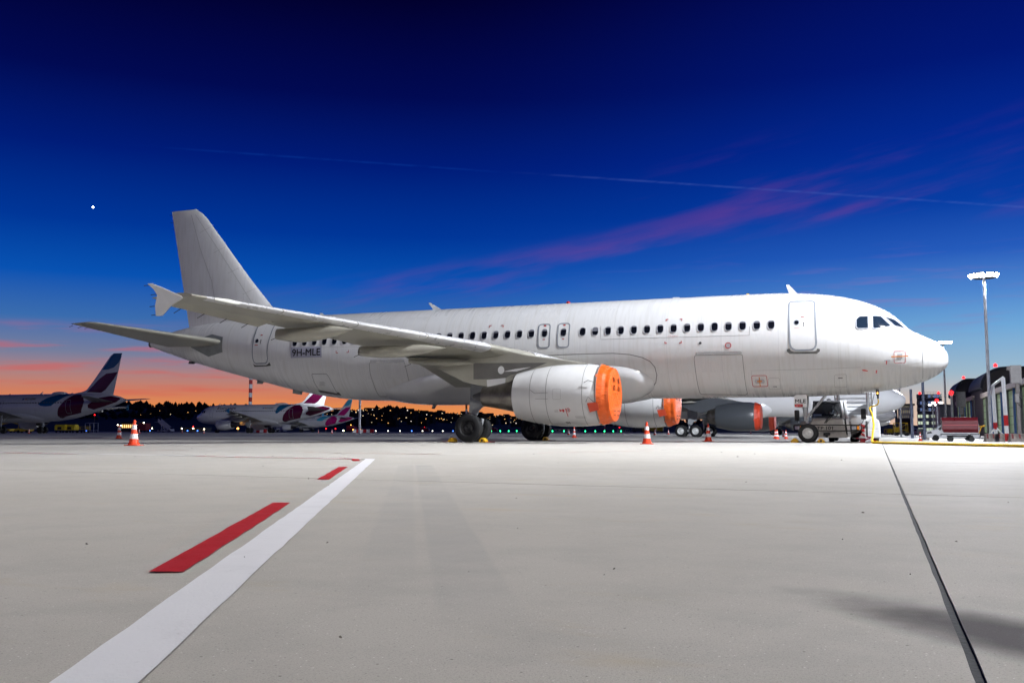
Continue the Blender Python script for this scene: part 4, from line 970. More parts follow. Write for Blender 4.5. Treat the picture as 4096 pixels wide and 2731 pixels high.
MB().box(L(7.3, 0, 5.94), (0.10, 0.1, 0.06)).build('crown_light', YELLOW, ac, bevel=0.01)
# static wicks
def wick(p, dx, dz, parent): MB().tube([L(*p), L(p[0] + dx, p[1], p[2] + dz)], 0.011, 5).build('static_wick', BLK, parent)
for z, x in ((4.74, 22.62), (4.45, 22.35), (4.1, 22.38), (3.84, 22.3)): wick((x, 16.75, z), 0.26, -0.01, ac)
for ya in (13.4, 14.2, 15.0, 15.8): h_ = wing_pt(ya, 0.742 + 0.26, 0.0); wick((h_[0] - 0.05, ya, h_[2] - 0.14), 0.26, -0.12, ac)
for z in (11.5, 11.1, 10.75): wick((fin_edges(z)[1] - 0.02, 0, z), 0.2, 0.02, ac)
for ya in (5.2, 5.6, 6.1): wick((36.4, ya, 5.16), 0.22, -0.06, ac)
for (x0, z0, x1, z1, zb, ya) in FAIR: wick((x1 - 0.03, ya, z1), 0.28, -0.10, ac)
# tip lamp glass in the wing leading edge
a_, b_ = wing_pt(15.4, 0.012, 0.0), wing_pt(16.1, 0.012, 0.0)
MB().tube([L(*a_), L(*[(a_[i] + b_[i]) / 2 - (0.02 if i == 0 else 0) for i in range(3)]), L(*b_)], [0.05, 0.075, 0.045], 10).build('navigation_light', pm('lamp_glass', (0.75, 0.75, 0.68), 0.12, coat=0.6), ac, smooth=60)
# nacelle markings (starboard engine)
def nac_y(xa, z, off=0.0): r_ = nac_r(xa); return 5.75 + math.sqrt(max(0.0, r_ * r_ - (z - NZ) ** 2)) + off
nk = Skin(nac_y, L, 1)
def zN(pts): return [(-p[0], p[2]) for p in (atY(1950 + a * .27636, 1400 + b * .27636, -6.75) for a, b in pts)]
eng_r = [o for o in ac.children if o.name.startswith('engine_nacelle')][0]
nk.patch('warning_symbol', zN([(1040, 850), (1062, 866), (1085, 864), (1090, 850), (1106, 858), (1111, 876), (1106, 892), (1088, 898), (1083, 880), (1062, 880), (1042, 893)]), RED, eng_r, 0.005, 0.03)
nk.patch('warning_bar', zN([(1125, 843), (1136, 842), (1152, 960), (1143, 962)]), RED, eng_r, 0.005, 0.03)
c = zN([(1168, 866)])[0]; nk.ribbon('warning_ring', [(c[0] + .06 * math.cos(a), c[1] + .06 * math.sin(a)) for a in [2 * math.pi * i / 16 for i in range(16)]], 0.018, RED, eng_r, True, 0.005)
nk.patch('warning_figure', [(c[0] - .02, c[1] - .035), (c[0] + .02, c[1] - .03), (c[0] + .015, c[1] + .035), (c[0] - .015, c[1] + .03)], SCUFF, eng_r, 0.005)
for k in range(4): nk.patch('caution_lettering', zN([(965, 868 + k * 9), (1018, 866 + k * 9), (1018, 870 + k * 9), (965, 872 + k * 9)]), SEAML, eng_r, 0.005)
for k in range(3): nk.patch('louvre', zN([(1080 + k * 22, 1034), (1092 + k * 22, 1033), (1102 + k * 22, 1062), (1090 + k * 22, 1063)]), DGREY, eng_r, 0.005)
nk.ribbon('access_hatch', rounded(zN([(958, 563), (1070, 562), (1072, 712), (960, 714)]), 0.03), 0.012, SEAML, eng_r, True, 0.004)
nk.ribbon('cowl_line', zN([(618, 575), (690, 628), (884, 616)]), 0.012, SEAM, eng_r, False, 0.004); nk.ribbon('cowl_line', zN([(696, 704), (884, 706)]), 0.012, SEAM, eng_r, False, 0.004)
nk.ribbon('notice_plate', zN([(1252, 960), (1400, 960), (1400, 977), (1252, 977)]), 0.010, SEAM, eng_r, True, 0.004)
# nose gear door plate with the tail letters
c = atY(3200, 1602, -0.62)
ngd = MB().prism(rounded([(5.08 - GX, 1.37), (5.56 - GX, 1.37), (5.56 - GX, 1.84), (5.09 - GX, 1.84)], [0.02, 0.02, 0.12, 0.03]), 0.60, 0.63, 'y')
ngd.v = [(-x, -y, z) for x, y, z in ngd.v]; ngd = ngd.build('nose_gear_door', WPAINT, ac, bevel=0.006)
text_obj('door_letters', 'MLE', 0.40, 0.14, lambda u, v: (GX - 5.32 + u, -0.634, 1.60 + v), BLK, ngd)
MB().box((GX - 5.39, -0.6325, 1.43), (0.30, 0.004, 0.11)).build('red_label', RED, ngd)
text_obj('no_tow_lettering', 'NO TOW', 0.2, 0.05, lambda u, v: (GX - 5.39 + u, -0.637, 1.43 + v), WPAINT, ngd)
ngd2 = MB().prism(rounded([(5.08 - GX, 1.37), (5.56 - GX, 1.37), (5.56 - GX, 1.84), (5.09 - GX, 1.84)], [0.02, 0.02, 0.12, 0.03]), -0.63, -0.60, 'y'); ngd2.v = [(-x, -y, z) for x, y, z in ngd2.v]; ngd2.build('nose_gear_door', WPAINT, ac, bevel=0.006)

# ------------------------------------------------------------------ orange engine covers
def tarp(name, col):
    m = pm(name, col, 0.5, var=0.08, vscale=3); t = m.node_tree; b = t.nodes['Principled BSDF']; h = G(t)
    co = N(t, 'ShaderNodeTexCoord').outputs['Object']; bn = N(t, 'ShaderNodeBump'); bn.inputs['Strength'].default_value = 0.7; bn.inputs['Distance'].default_value = 0.05
    x, y, z = h.sep(co)
    t.links.new(h.noise(h.comb(x, h.m('MULTIPLY', y, 2.0), h.m('MULTIPLY', z, 3.2)), 3.0, 3.0, 0.55), bn.inputs['Height']); t.links.new(bn.outputs[0], b.inputs['Normal']); return m
TARP = tarp('orange_tarpaulin', (0.72, 0.105, 0.006)); TARPR = tarp('red_orange_tarpaulin', (0.60, 0.05, 0.015))
def engine_cover(loc, label, s=1.0, k=1.0, mat=TARP, group='engine inlet covers', depth=0.40, text=True, seed=1):
    """cloth cap over an intake facing +X; origin at the intake centre"""
    t = thing('engine_cover', label, 'engine cover', loc, 0, group); rn = random.Random(seed)
    ph = [rn.uniform(0, 6.28) for _ in range(6)]
    jt = lambda a, th: (0.012 * math.sin(17 * th + ph[0] + a * 9) + 0.010 * math.sin(29 * th + ph[1] - a * 13) + 0.012 * math.sin(7 * th + ph[2] + a * 5)) * (1 if a < 0.0 else 0.15)
    prof = []
    for a in np.linspace(-depth, 0.02, 13):
        r_ = nac_r(11.42 - a) + 0.03 if a < -0.06 else 0.965
        prof.append((a * s, r_ * k * s))
    prof += [(0.07 * s, 0.95 * k * s), (0.105 * s, 0.86 * k * s), (0.115 * s, 0.5 * k * s), (0.118 * s, 0.02)]
    n = 72; rings = []
    for a, r_ in prof:
        rings.append([(a, (r_ + jt(a / s, th) * s) * math.cos(th), (r_ + jt(a / s, th) * s) * math.sin(th)) for th in [2 * math.pi * i / n for i in range(n)]])
    MB().loft(rings, cap=False).build('cover_cloth', mat, t, smooth=50)
    MB().lathe([(-depth * s - 0.01, (nac_r(11.42 + depth) + 0.035) * k * s), (-depth * s + 0.025, (nac_r(11.42 + depth) + 0.045) * k * s), (-depth * s + 0.05, (nac_r(11.42 + depth) + 0.035) * k * s)], (0, 0, 0), 'x', 40, cap=False).build('draw_cord', SEAM, t)
    if text:
        for body, y, z, w, h_ in (('CFM56', -0.36, 0.52, 0.34, 0.16), ('5B', 0.28, 0.50, 0.2, 0.16), ('A320', -0.36, 0.24, 0.34, 0.17), ('A321', 0.28, 0.22, 0.34, 0.17)):
            text_obj('stencil', body, w, h_, lambda u, v, y=y, z=z: (0.128 * s, (y + u) * s * 1.0, (z + v) * s), BLK, t)
        for y, z, n_ in ((-.42, -.58, 6), (-.42, -.73, 5), (.1, -.58, 7), (.1, -.73, 5)):
            for k in range(n_): MB().box((0.128, y + k * .055, z), (.004, .020, .06 - .015 * ((k * 7 + n_) % 3))).build('stencil_mark', BLK, t)
        for y, z in ((-.1, .05), (.15, .05), (-.25, -.12), (.35, -.14), (-.1, -.36), (.18, -.36)): MB().lathe([(0.12, 0.018), (0.13, 0.015)], (0, y, z), 'x', 10).build('eyelet', DGREY, t)
    return t
for sg, lab, sd in ((1, 'orange cloth cover with black stencilling on the starboard engine of the white airliner', 1), (-1, 'orange cloth cover with black stencilling on the port engine of the white airliner', 2)):
    t = engine_cover((-11.42, -5.75 * sg, NZ), lab, seed=sd)
    fl = [(-0.66, -0.32), (-0.28, -0.29), (-0.22, -0.56), (-0.56, -0.64)]
    yy = -1.10 if sg > 0 else -1.10
    MB().add([(x, yy, z) for x, z in fl] + [(x, yy - 0.02, z) for x, z in fl], [(0, 1, 2, 3), (4, 5, 6, 7), (0, 1, 5, 4), (1, 2, 6, 5), (2, 3, 7, 6), (3, 0, 4, 7)]).build('red_flag', pm('red_flag', (0.55, 0.06, 0.02), 0.5), t)
    MB().tube([(-0.42, -1.09, 0.42), (-0.62, -1.12, 0.48), (-0.78, -1.10, 0.40)], 0.012, 6).build('tie_cord', SEAM, t); MB().tube([(-0.40, -1.06, -0.30), (-0.62, -1.12, -0.10), (-0.70, -1.12, -0.28)], 0.012, 6).build('tie_cord', SEAM, t)

# ------------------------------------------------------------------ wheel chocks
def chock(loc, rz, label, rope=None, group='yellow wheel chocks'):
    t = thing('wheel_chock', label, 'wheel chock', loc, rz, group)
    b = MB().prism([(-0.13, 0), (0.15, 0), (0.14, 0.06), (0.03, 0.17), (-0.05, 0.17), (-0.13, 0.07)], -0.17, 0.17, 'y').build('block', YELLOW, t, bevel=0.012)
    mb = MB(); mb.lathe([(-0.175, 0.045), (-0.168, 0.045)], (0.0, 0, 0.075), 'y', 12); mb.build('end_hole', BLK, b)
    if rope: MB().tube([(0.1, -0.1, 0.05), (0.22, -0.16, 0.02), (0.4, -0.12, 0.014), (0.55, -0.2, 0.014)], 0.012, 6).build('rope', rope, t)
    return t
ROPER = pm('red_rope', (0.45, 0.02, 0.06), 0.7)
chock((-17.08, -4.28, 0), 0.05, 'yellow wheel chock with red rope ahead of the starboard outer main wheel', ROPER)
chock((-18.42, -4.22, 0), math.pi, 'yellow wheel chock behind the starboard outer main wheel', ROPER)
chock((-17.06, 3.35, 0), 0.0, 'yellow wheel chock ahead of the port main wheels', SEAM)
chock((-4.62, -0.26, 0), 0.0, 'wheel chock ahead of the white airliner nose wheel', None)
chock((-5.60, -0.26, 0), math.pi, 'wheel chock behind the white airliner nose wheel', None)

# ------------------------------------------------------------------ other airliners
GREYN = pm('grey_nacelle', (0.062, 0.068, 0.075), 0.3, coat=0.4)
TAILG = 'airliners parked on the apron'
WS = pm('white_skin_plain', (0.76, 0.76, 0.76), 0.3, coat=0.3)
P2 = airliner('airliner', 'white airliner with dark grey engines and red-orange covers, parked beyond the 9H-MLE airliner', 'airliner', (-GX * 1.1, 57.5, -0.12), 0.0, TAILG, s=1.1, skin=WS, nac=GREYN, bogie=True, nscale=1.08, rim=RIML)[0]
P3 = airliner('airliner', 'white airliner whose nose shows low past the second parked airliner', 'airliner', (0.2 - GX, 118.0, -0.2), 0.0, TAILG, skin=WS, nac=GREYN)[0]
P4 = airliner('airliner', 'farthest white airliner of the row, only its nose tip showing under the others', 'airliner', (0.6 - GX, 222.0, -0.2), 0.0, TAILG, skin=WS, nac=GREYN)[0]
engine_cover((-11.42 * 1.1, 57.5 - 5.75 * 1.1, NZ * 1.1 - .12), 'shiny red-orange cover on the near grey engine of the airliner behind', 1.1, 1.08, TARPR, depth=0.42, text=False, seed=5)
engine_cover((-11.42 * 1.1, 57.5 + 5.75 * 1.1, NZ * 1.1 - .12), 'red-orange cover on the far grey engine of the airliner behind', 1.1, 1.08, TARPR, depth=0.42, text=False, seed=6)
BLUE = pm('livery_blue', (0.007, 0.12, 0.26), 0.25, coat=0.5); PLUM = pm('livery_plum', (0.085, 0.003, 0.028), 0.25, coat=0.5); NAVY = pm('flag_navy', (0.02, 0.03, 0.25), 0.4)  # plum and blue darkened: the low light on these tails is in the colour
def lv(reg, bl=BLUE, pl=PLUM): return dict(blue=bl, plum=pl, navy=NAVY, reg=reg, tip=bl)
EWG = 'airliners in white, plum and blue livery'
def left_plane(label, ref_px, ref_xa, ref_z, reg, plug=False, **kw):
    p = atZ(ref_px[0], ref_px[1], ref_z)
    xa = ref_xa
    # nose to -X: world X = locx - (GX - xa)
    return airliner('airliner', label, 'airliner', (p[0] + GX - xa, p[1], 0), math.pi, EWG, plug=plug, skin=WHITE2, livery=lv(reg, **kw), side=-1)[0]
L1 = left_plane('dim white airliner with plum tail and blue fin tip darkened to deep blue beside the yellow loaders', (489, 1412), 36.32, 11.68, 'D-AGWN')
L2 = left_plane('white and plum airliner with Eurowings lettering near its nose, registered D-AKNU', (1050, 1617), 18.0, 5.94, 'D-AKNU', True)
L3 = left_plane('brightly lit white airliner, plum and blue tail brightened to magenta and light blue, beside the dark mast', (1410, 1597), 36.32, 11.68, 'D-AGWM', bl=pm('livery_blue_lit', (0.06, 0.45, 0.62), 0.3), pl=pm('livery_plum_lit', (0.48, 0.012, 0.17), 0.3))  # same livery in brighter copies, the strong light on it put into the paint

# ------------------------------------------------------------------ traffic cones
CONEO = pm('cone_orange', (0.80, 0.06, 0.012), 0.45, var=0.08, vscale=6); CONEW = pm('cone_white', (0.82, 0.82, 0.84), 0.35)
def make_cone():
    t = bpy.data.objects.new('traffic_cone', None); COL.objects.link(t); t.empty_display_size = 0.2
    sq = lambda h_, z: [(h_ * c, h_ * s_, z) for c, s_ in ((-1, -1), (1, -1), (1, 1), (-1, 1))]
    MB().prism(rounded([(-.21, -.21), (.21, -.21), (.21, .21), (-.21, .21)], 0.05, 3), 0, 0.022, 'z').build('base', pm('cone_base', (0.55, 0.05, 0.015), 0.6, var=0.2), t, bevel=0.005)
    r = lambda z: 0.142 - (0.142 - 0.032) * (z - 0.05) / 0.70
    MB().lathe([(0.022, 0.165), (0.07, 0.16), (0.085, r(0.085))] + [(z, r(z)) for z in (0.2, 0.4, 0.6, 0.70)] + [(0.705, 0.04), (0.745, 0.032), (0.75, 0.012)], (0, 0, 0), 'z', 24).build('cone_body', CONEO, t, smooth=40)
    for z0, z1 in ((0.20, 0.34), (0.47, 0.60)): MB().lathe([(z0, r(z0) + .003), (z1, r(z1) + .003)], (0, 0, 0), 'z', 24, cap=False).build('white_band', CONEW, t, smooth=40)
    return t
proto = make_cone(); firstc = [True]
def cone(px, hpx, label, rz=0.3, D=None):
    t = proto if firstc[0] else copy_tree(proto); firstc[0] = False
    D = D or 0.75 * CF / hpx; t.location = gnd(px, D); t.rotation_euler = (0, 0, rz)
    tag(t, label, 'traffic cone', 'orange and white traffic cones'); return t
cone(537, 108, 'large traffic cone standing in the open left of the tail', 0.2, 28.0)
cone(477, 0, 'traffic cone on the shadow line, beyond the cone left of the tail', 0.9, 52.0)
cone(2587, 0, 'traffic cone on the bright concrete below the port engine', 0.1, 32.4)
cone(2833, 0, 'shaded dark red traffic cone below the grey engine', 0.5, 41.3)
cone(2297, 43, 'tall-looking traffic cone beneath the starboard engine cowl', 0.7)
cone(2274, 24, 'small far traffic cone beside the low white shed', 0.2)
cone(2619, 25, 'small far traffic cone before the yellow-topped trucks', 0.4)
cone(2674, 21, 'small far traffic cone left of the white-rimmed wheels', 0.8)
cone(3003, 15, 'tiny traffic cone under the grey engine of the airliner behind', 0.1)
cone(3101, 34, 'left cone of the close group left of the nose wheel', 0.3)
cone(3108, 39, 'foremost cone of the close group left of the nose wheel', 0.6)
cone(3133, 25, 'smallest cone of the close group left of the nose wheel', 0.2)
cone(3144, 36, 'right cone of the close group left of the nose wheel', 0.9)
cone(3680, 34, 'traffic cone in front of the white van', 0.5)
cone(116, 20, 'small traffic cone by the wheels of the dim plum-tailed airliner', 0.5)
cone(557, 18, 'small traffic cone by the red truck', 0.4)
cone(729, 15, 'small traffic cone ahead of the D-AKNU airliner', 0.4)
cone(816, 16, 'small traffic cone below the D-AKNU airliner engine', 0.4)
cone(1274, 14, 'tiny traffic cone by the brightly lit airliner nose wheel side', 0.1)
cone(1328, 16, 'tiny traffic cone under the bright magenta tail', 0.1)

# ------------------------------------------------------------------ tow tractor TP 101 behind the nose wheel
def tow_tractor():
    Y = 2.3; c = atY(3310, 1750, Y); t = thing('tow_tractor', 'low white aircraft tow tractor marked TP 101 behind the nose wheel', 'tow tractor', (c[0], Y, 0))
    W2 = 1.26
    CREAM = pm('tractor_cream', (.40, .37, .335), .45, var=.12, vscale=3)
    body = MB(); body.hexa((-.80, .76, 0.0, 1.4), (-.62, .58, 0.34, 1.4), 0.18, 1.0); body.build('front_body', CREAM, t, bevel=0.03)
    rb = MB(); rb.hexa((-W2 + .05, W2 - .05, 1.3, 4.6), (-W2 + .12, W2 - .12, 1.45, 4.5), 0.20, 0.86); rb.build('rear_body', CREAM, t, bevel=0.05)
    cabm = MB()
    for x in (-.62, .52): cabm.hexa((x - .02, x + .05, .38, .46), (x * .88 - .02, x * .88 + .05, .60, .68), 1.0, 1.64)
    cabm.hexa((-.58, .52, .56, 2.1), (-.56, .50, .60, 2.1), 1.64, 1.71); cabm.hexa((-.62, .58, 1.95, 2.1), (-.56, .50, 1.95, 2.1), 1.0, 1.68)
    cabm.build('cab_frame', DGREY, t, bevel=0.015)
    ws = MB().add([(-.60, .40, 1.0), (.54, .40, 1.0), (.48, .62, 1.66), (-.54, .62, 1.66)], [(0, 1, 2, 3)]).build('windscreen', pm('clear_glass', (0.55, 0.6, 0.6), 0.03, trans=1.0, spec=0.5), t)
    wp = MB()
    for x0, x1 in ((-.12, .22), (-.06, .30)): wp.tube([(x0, .20, 0.78), ((x0 + x1) / 2, .34, 1.0), (x1, .46, 1.32)], 0.016, 6)
    wp.build('wiper', BLK, t)
    seat = MB(); seat.box((-.0, 1.4, 1.05), (.5, .5, .14)); seat.box((0, 1.64, 1.25), (.46, .12, .42)); seat.box((0, 1.62, 1.52), (.26, .1, .18)); seat.build('seat', pm('seat_grey', (.05, .06, .08), .8), t, bevel=.04)
    wh = MB().lathe([(-.015, .16), (.015, .18), (.0, .2)], (0.2, 1.0, 1.12), 'y', 20, cap=False).build('steering_wheel', BLK, t)
    pil = MB(); pil.hexa((.60, .70, .36, .60), (.51, .60, .58, .84), .95, 1.70); pil.hexa((.80, .92, .1, .5), (.64, .74, .6, .85), .2, 1.72); pil.build('door_post', WPAINT, t, bevel=.02)
    MB().hexa((.71, .80, .30, .42), (.60, .65, .62, .70), .30, 1.66).build('post_gap', BLK, t)
    bar = MB(); zs = (0.465, 0.695)
    path = []
    for z in zs: bar.tube([(-W2 - .02, -.14, z), (W2 + .02, -.14, z)], 0.022, 8)
    for x in (-W2 - .02, W2 + .02): bar.tube([(x, -.14, zs[0]), (x + .05 * (1 if x > 0 else -1), -.14, .53), (x + .05 * (1 if x > 0 else -1), -.14, .63), (x, -.14, zs[1])], 0.022, 8)
    for x in (-.35, .22, .3, .8): bar.tube([(x, -.14, zs[0]), (x, -.05, zs[0] + .02)], 0.018, 6); bar.tube([(x, -.14, zs[1]), (x, -.0, zs[1] + .01)], 0.018, 6)
    bar.build('bumper_rail', BLK, t, smooth=50)
    text_obj('number', 'TP 101', 0.62, 0.135, lambda u, v: (-0.10 + u, 0.155 + v * .40, 0.575 + v), BLK, t)
    for x in (-W2 + .12, W2 - .18):
        hb = MB().box((x, -.07, .58), (.34, .12, .19)).build('headlight', BLK, t, bevel=.02); MB().box((x - .04, -.135, .58), (.18, .02, .14)).build('lens', pm('lamp_clear', (.75, .76, .78), .15, .3), hb); MB().box((x + .12, -.135, .58), (.08, .02, .14)).build('indicator', pm('lamp_amber', (.8, .25, .02), .25, emit=(1, .35, .03), estr=.35), hb)
    for x, zb in ((-1.18, 1.06), (1.42, 1.10)):
        mr = MB().box((x, -.02, zb + .04), (.20, .12, .44)).build('mirror', BLK, t, bevel=.04); MB().tube([(x, 0, zb - .18), (x * .96, 0, zb - .32), (x * .82, 0.02, zb - .42)], .013, 6).build('mirror_arm', BLK, mr)
    hk = MB(); hk.box((-.02, .0, .33), (.26, .16, .10)); hk.box((-.02, -.07, .28), (.10, .16, .16)); hk.build('tow_hitch', BLK, t, bevel=.015)
    for x in (-1.0, 1.0):
        for y in (1.9, 3.9):
            w = MB().lathe([(-.16, .18), (-.17, .30), (-.12, .35), (.12, .35), (.17, .3), (.16, .18)], (x, y, .35), 'x', 24).build('wheel', TYRE, t, smooth=35); MB().lathe([(-.165, .02), (-.165, .17), (.165, .17), (.165, .02)], (x, y, .35), 'x', 20).build('rim', RIML, w)
    bc = MB().lathe([(1.74, .09), (1.78, .09), (1.82, .03)], (0.05, 1.0, 0), 'z', 12).build('roof_beacon', DGREY, t)
    return t
tow_tractor()

# ------------------------------------------------------------------ passenger stairs at the far-side front door
def stairs_truck(loc, rz, label, base_w=1.9, top=3.4, group=None, nsteps=15, name='passenger_stairs'):
    t = thing(name, label, 'passenger stairs', loc, rz, group)
    ch = MB(); ch.box((-1.6, 0, .5), (5.6, base_w, .35)); ch.build('chassis', WPAINT, t, bevel=.04)
    cb = MB(); cb.prism([(-4.5, .32), (-3.0, .32), (-3.0, 1.7), (-3.7, 1.7), (-4.4, 1.0)], -base_w / 2, base_w / 2, 'y'); cb = cb.build('cab', WPAINT, t, bevel=.05)
    MB().prism([(-4.36, 1.08), (-4.30, 1.06), (-3.68, 1.64), (-3.76, 1.66)], -base_w / 2 + .15, base_w / 2 - .15, 'y').build('cab_window', GLASS, cb)
    for sgn in (-1, 1):
        MB().prism([(-3.3, .75), (-2.9, .75), (1.25, top), (1.25, top + 1.1), (0.9, top + 1.1), (-3.3, 1.75)], sgn * .78 - .03, sgn * .78 + .03, 'y').build('side_panel', WPAINT, t, bevel=.01)
        MB().tube([(-.4, sgn * .62, .6), (-.1, sgn * .62, top - .6)], .07, 10).build('hydraulic_post', CHROME, t, smooth=50)
        for x in (-3.6, .3):
            w = MB().lathe([(-.12, .2), (-.13, .33), (-.09, .38), (.09, .38), (.13, .33), (.12, .2)], (x, sgn * (base_w / 2 - .05), .38), 'y', 20).build('wheel', TYRE, t, smooth=35); MB().lathe([(-.125, .02), (-.125, .19), (.125, .19), (.125, .02)], (x, sgn * (base_w / 2 - .05), .38), 'y', 16).build('rim', RIML, w)
    for k in range(nsteps):
        f = k / (nsteps - 1); MB().box((-3.0 + 4.1 * f, 0, .85 + (top - .85) * f), (.30, 1.5, .04)).build('step', MASTM, t)
    MB().box((1.9, 0, top), (1.5, 1.6, .08)).build('platform', MASTM, t)
    return t
stairs_truck((-3.55, 5.6, 0), -math.pi / 2, 'white passenger stairs under the white airliner behind the tow tractor', top=3.35)
# ground power unit with red-white stripes
def power_unit():
    Y = 2.6; c = atY(3462, 1750, Y); t = thing('ground_power_unit', 'white angular ground power unit with red and white stripes by the yellow cable', 'power unit', (c[0], Y, 0))
    b = MB().prism([(-.55, .16), (.58, .16), (.58, .62), (.54, .88), (.30, 1.04), (-.06, 1.10), (-.55, 1.12), (-.55, .75), (-.32, .62), (-.32, .16)][::-1], 0, 2.2, 'y').build('housing', WPAINT, t, bevel=.03)
    for k, z in enumerate((.28, .46, .64)): MB().prism([(-.16, z), (-.02, z - .06), (-.02, z + .05), (-.16, z + .11)], -.012, -.004, 'y').build('red_stripe', RED, b)
    pn = MB().prism([(.02, .22), (.10, .22), (.10, .86), (.02, .86)], -.010, -.003, 'y').build('panel_gap', DGREY, b)
    MB().box((.34, -.006, .70), (.38, .012, .32)).build('service_panel', pm('panel_white', (.68, .68, .68), .4), b, bevel=.01)
    MB().box((.34, -.006, .34), (.38, .012, .28)).build('service_panel', MATS['panel_white'], b, bevel=.01)
    for x in (-.12, .40):
        for y in (.4, 1.8):
            w = MB().lathe([(-.09, .1), (-.1, .18), (-.06, .21), (.06, .21), (.1, .18), (.09, .1)], (x, y, .21), 'x', 18).build('wheel', TYRE, t, smooth=35); MB().lathe([(-.095, .02), (-.095, .1), (.095, .1), (.095, .02)], (x, y, .21), 'x', 12).build('rim', RED, w)
    MB().tube([(-.35, -.1, .16), (-.2, -.3, .12), (.0, -.25, .1), (.15, -.1, .16), (.2, -.28, .2), (.05, -.3, .22)], .025, 6).build('tow_cable', ROPER, t, smooth=50)
    return t
power_unit()
for px, lab in ((3450, 'red rubber foot block under the left wheel of the power unit'), (3500, 'red rubber foot block by the yellow cable bend')):
    c = atY(px, 1765, 1.9); o = MB().prism([(-.12, 0), (.12, 0), (.09, .06), (.03, .11), (-.03, .11), (-.09, .06)], -.1, .1, 'y').build('foot_block', pm('red_rubber', (.45, .02, .02), .6), None, bevel=.01); o.location = (c[0], c[1], 0); tag(o, lab, 'foot block', 'red foot blocks')

# yellow ground power cable
CABY = pm('cable_yellow', (0.80, 0.52, 0.01), 0.45, var=0.15, vscale=14); 
def cable():
    t = thing('power_cable', 'yellow ground power cable hanging from the nose and running twisted along the ground', 'cable', (-2.7, -2.2, 0))
    O = np.array([-2.7, -2.2, 0.0]); pts = [np.array(atY(3100 + a / 4.276, 1540 + b / 4.276, y)) for a, b, y in ((1755, 235, -.62), (1768, 275, -.63), (1752, 330, -.68), (1700, 352, -.75), (1640, 372, -.8), (1618, 395, -.85), (1640, 450, -.95), (1668, 520, -1.1), (1680, 620, -1.4), (1688, 690, -1.7), (1675, 800, -2.1), (1665, 900, -2.4), (1662, 985, -2.55))]
    pts[-1][2] = .06
    # smooth
    P = np.array(pts); sm = []
    for i in range(len(P) - 1):
        p0, p1, p2, p3 = P[max(i - 1, 0)], P[i], P[i + 1], P[min(i + 2, len(P) - 1)]
        for k in range(5):
            u = k / 5; sm.append(.5 * ((2 * p1) + (-p0 + p2) * u + (2 * p0 - 5 * p1 + 4 * p2 - p3) * u * u + (-p0 + 3 * p1 - 3 * p2 + p3) * u**3))
    sm.append(P[-1]); MB().tube([tuple(q - O) for q in sm], [.022 + .016 * i / len(sm) for i in range(len(sm))], 10).build('hanging_cable', CABY, t, smooth=60)
    a, b = np.array(P[-1]), atZ(4210, 1788.5, 0.03); a[2] = b[2] = .052; n = 420; mb = [MB(), MB(), MB()]; d = b - a; Ln = np.linalg.norm(d[:2]); nx = np.array([-d[1], d[0], 0]) / Ln
    for s_ in range(3):
        q = []
        for i in range(n + 1):
            f = i / n; ph = f * Ln / .30 * 2 * math.pi + s_ * 2.094; q.append(tuple(a + d * f + nx * (.030 * math.cos(ph) + .05 * math.sin(f * 9)) + np.array([0, 0, .030 * math.sin(ph)]) - O))
        MB().tube(q, .021, 6).build('cable_strand', CABY, t, smooth=60)
    pl = MB(); c = atY(3510, 1570, -.6) - O; pl.box((c[0], c[1], c[2] - .0), (.11, .12, .24)); pl.box((c[0] + .01, c[1], c[2] - .17), (.07, .08, .12)); pl = pl.build('plug', BLK, t, bevel=.015)
    MB().box((c[0], c[1] - .065, c[2] - .02), (.04, .012, .05)).build('indicator', pm('amber_lamp', (.9, .4, .05), .3, emit=(1, .45, .05), estr=6), pl)
    s0 = atY(3497, 1575, -.6) - O; s1 = atY(3487, 1640, -.75) - O; MB().tube([tuple(s0), tuple((s0 + s1) / 2 + np.array([-.02, 0, 0])), tuple(s1)], .014, 6).build('strap', SEAM, t)
    return t
cable()

# ------------------------------------------------------------------ right hand side: van, red cart, portal, barrier, jet bridges
RGLASS = pm('vehicle_glass', (0.02, 0.025, 0.03), 0.06, spec=0.7)
def wheel4(t, xs, ys, r, w, rim=RIML):
    for x in xs:
        for y in ys:
            o = MB().lathe([(-w * .5, r * .55), (-w * .52, r * .8), (-w * .4, r * .97), (0, r), (w * .4, r * .97), (w * .52, r * .8), (w * .5, r * .55)], (x, y, r), 'y', 24).build('wheel', TYRE, t, smooth=35)
            mb = MB().lathe([(-w * .44, .02), (-w * .46, r * .5), (-w * .5, r * .58), (w * .5, r * .58), (w * .46, r * .5), (w * .44, .02)], (x, y, r), 'y', 20)
            for i in range(5): a = 2 * math.pi * i / 5; mb.box((x + r * .3 * math.cos(a), y - w * .47, r + r * .3 * math.sin(a)), (r * .14, w * .08, r * .14))
            mb.build('rim', rim, o)
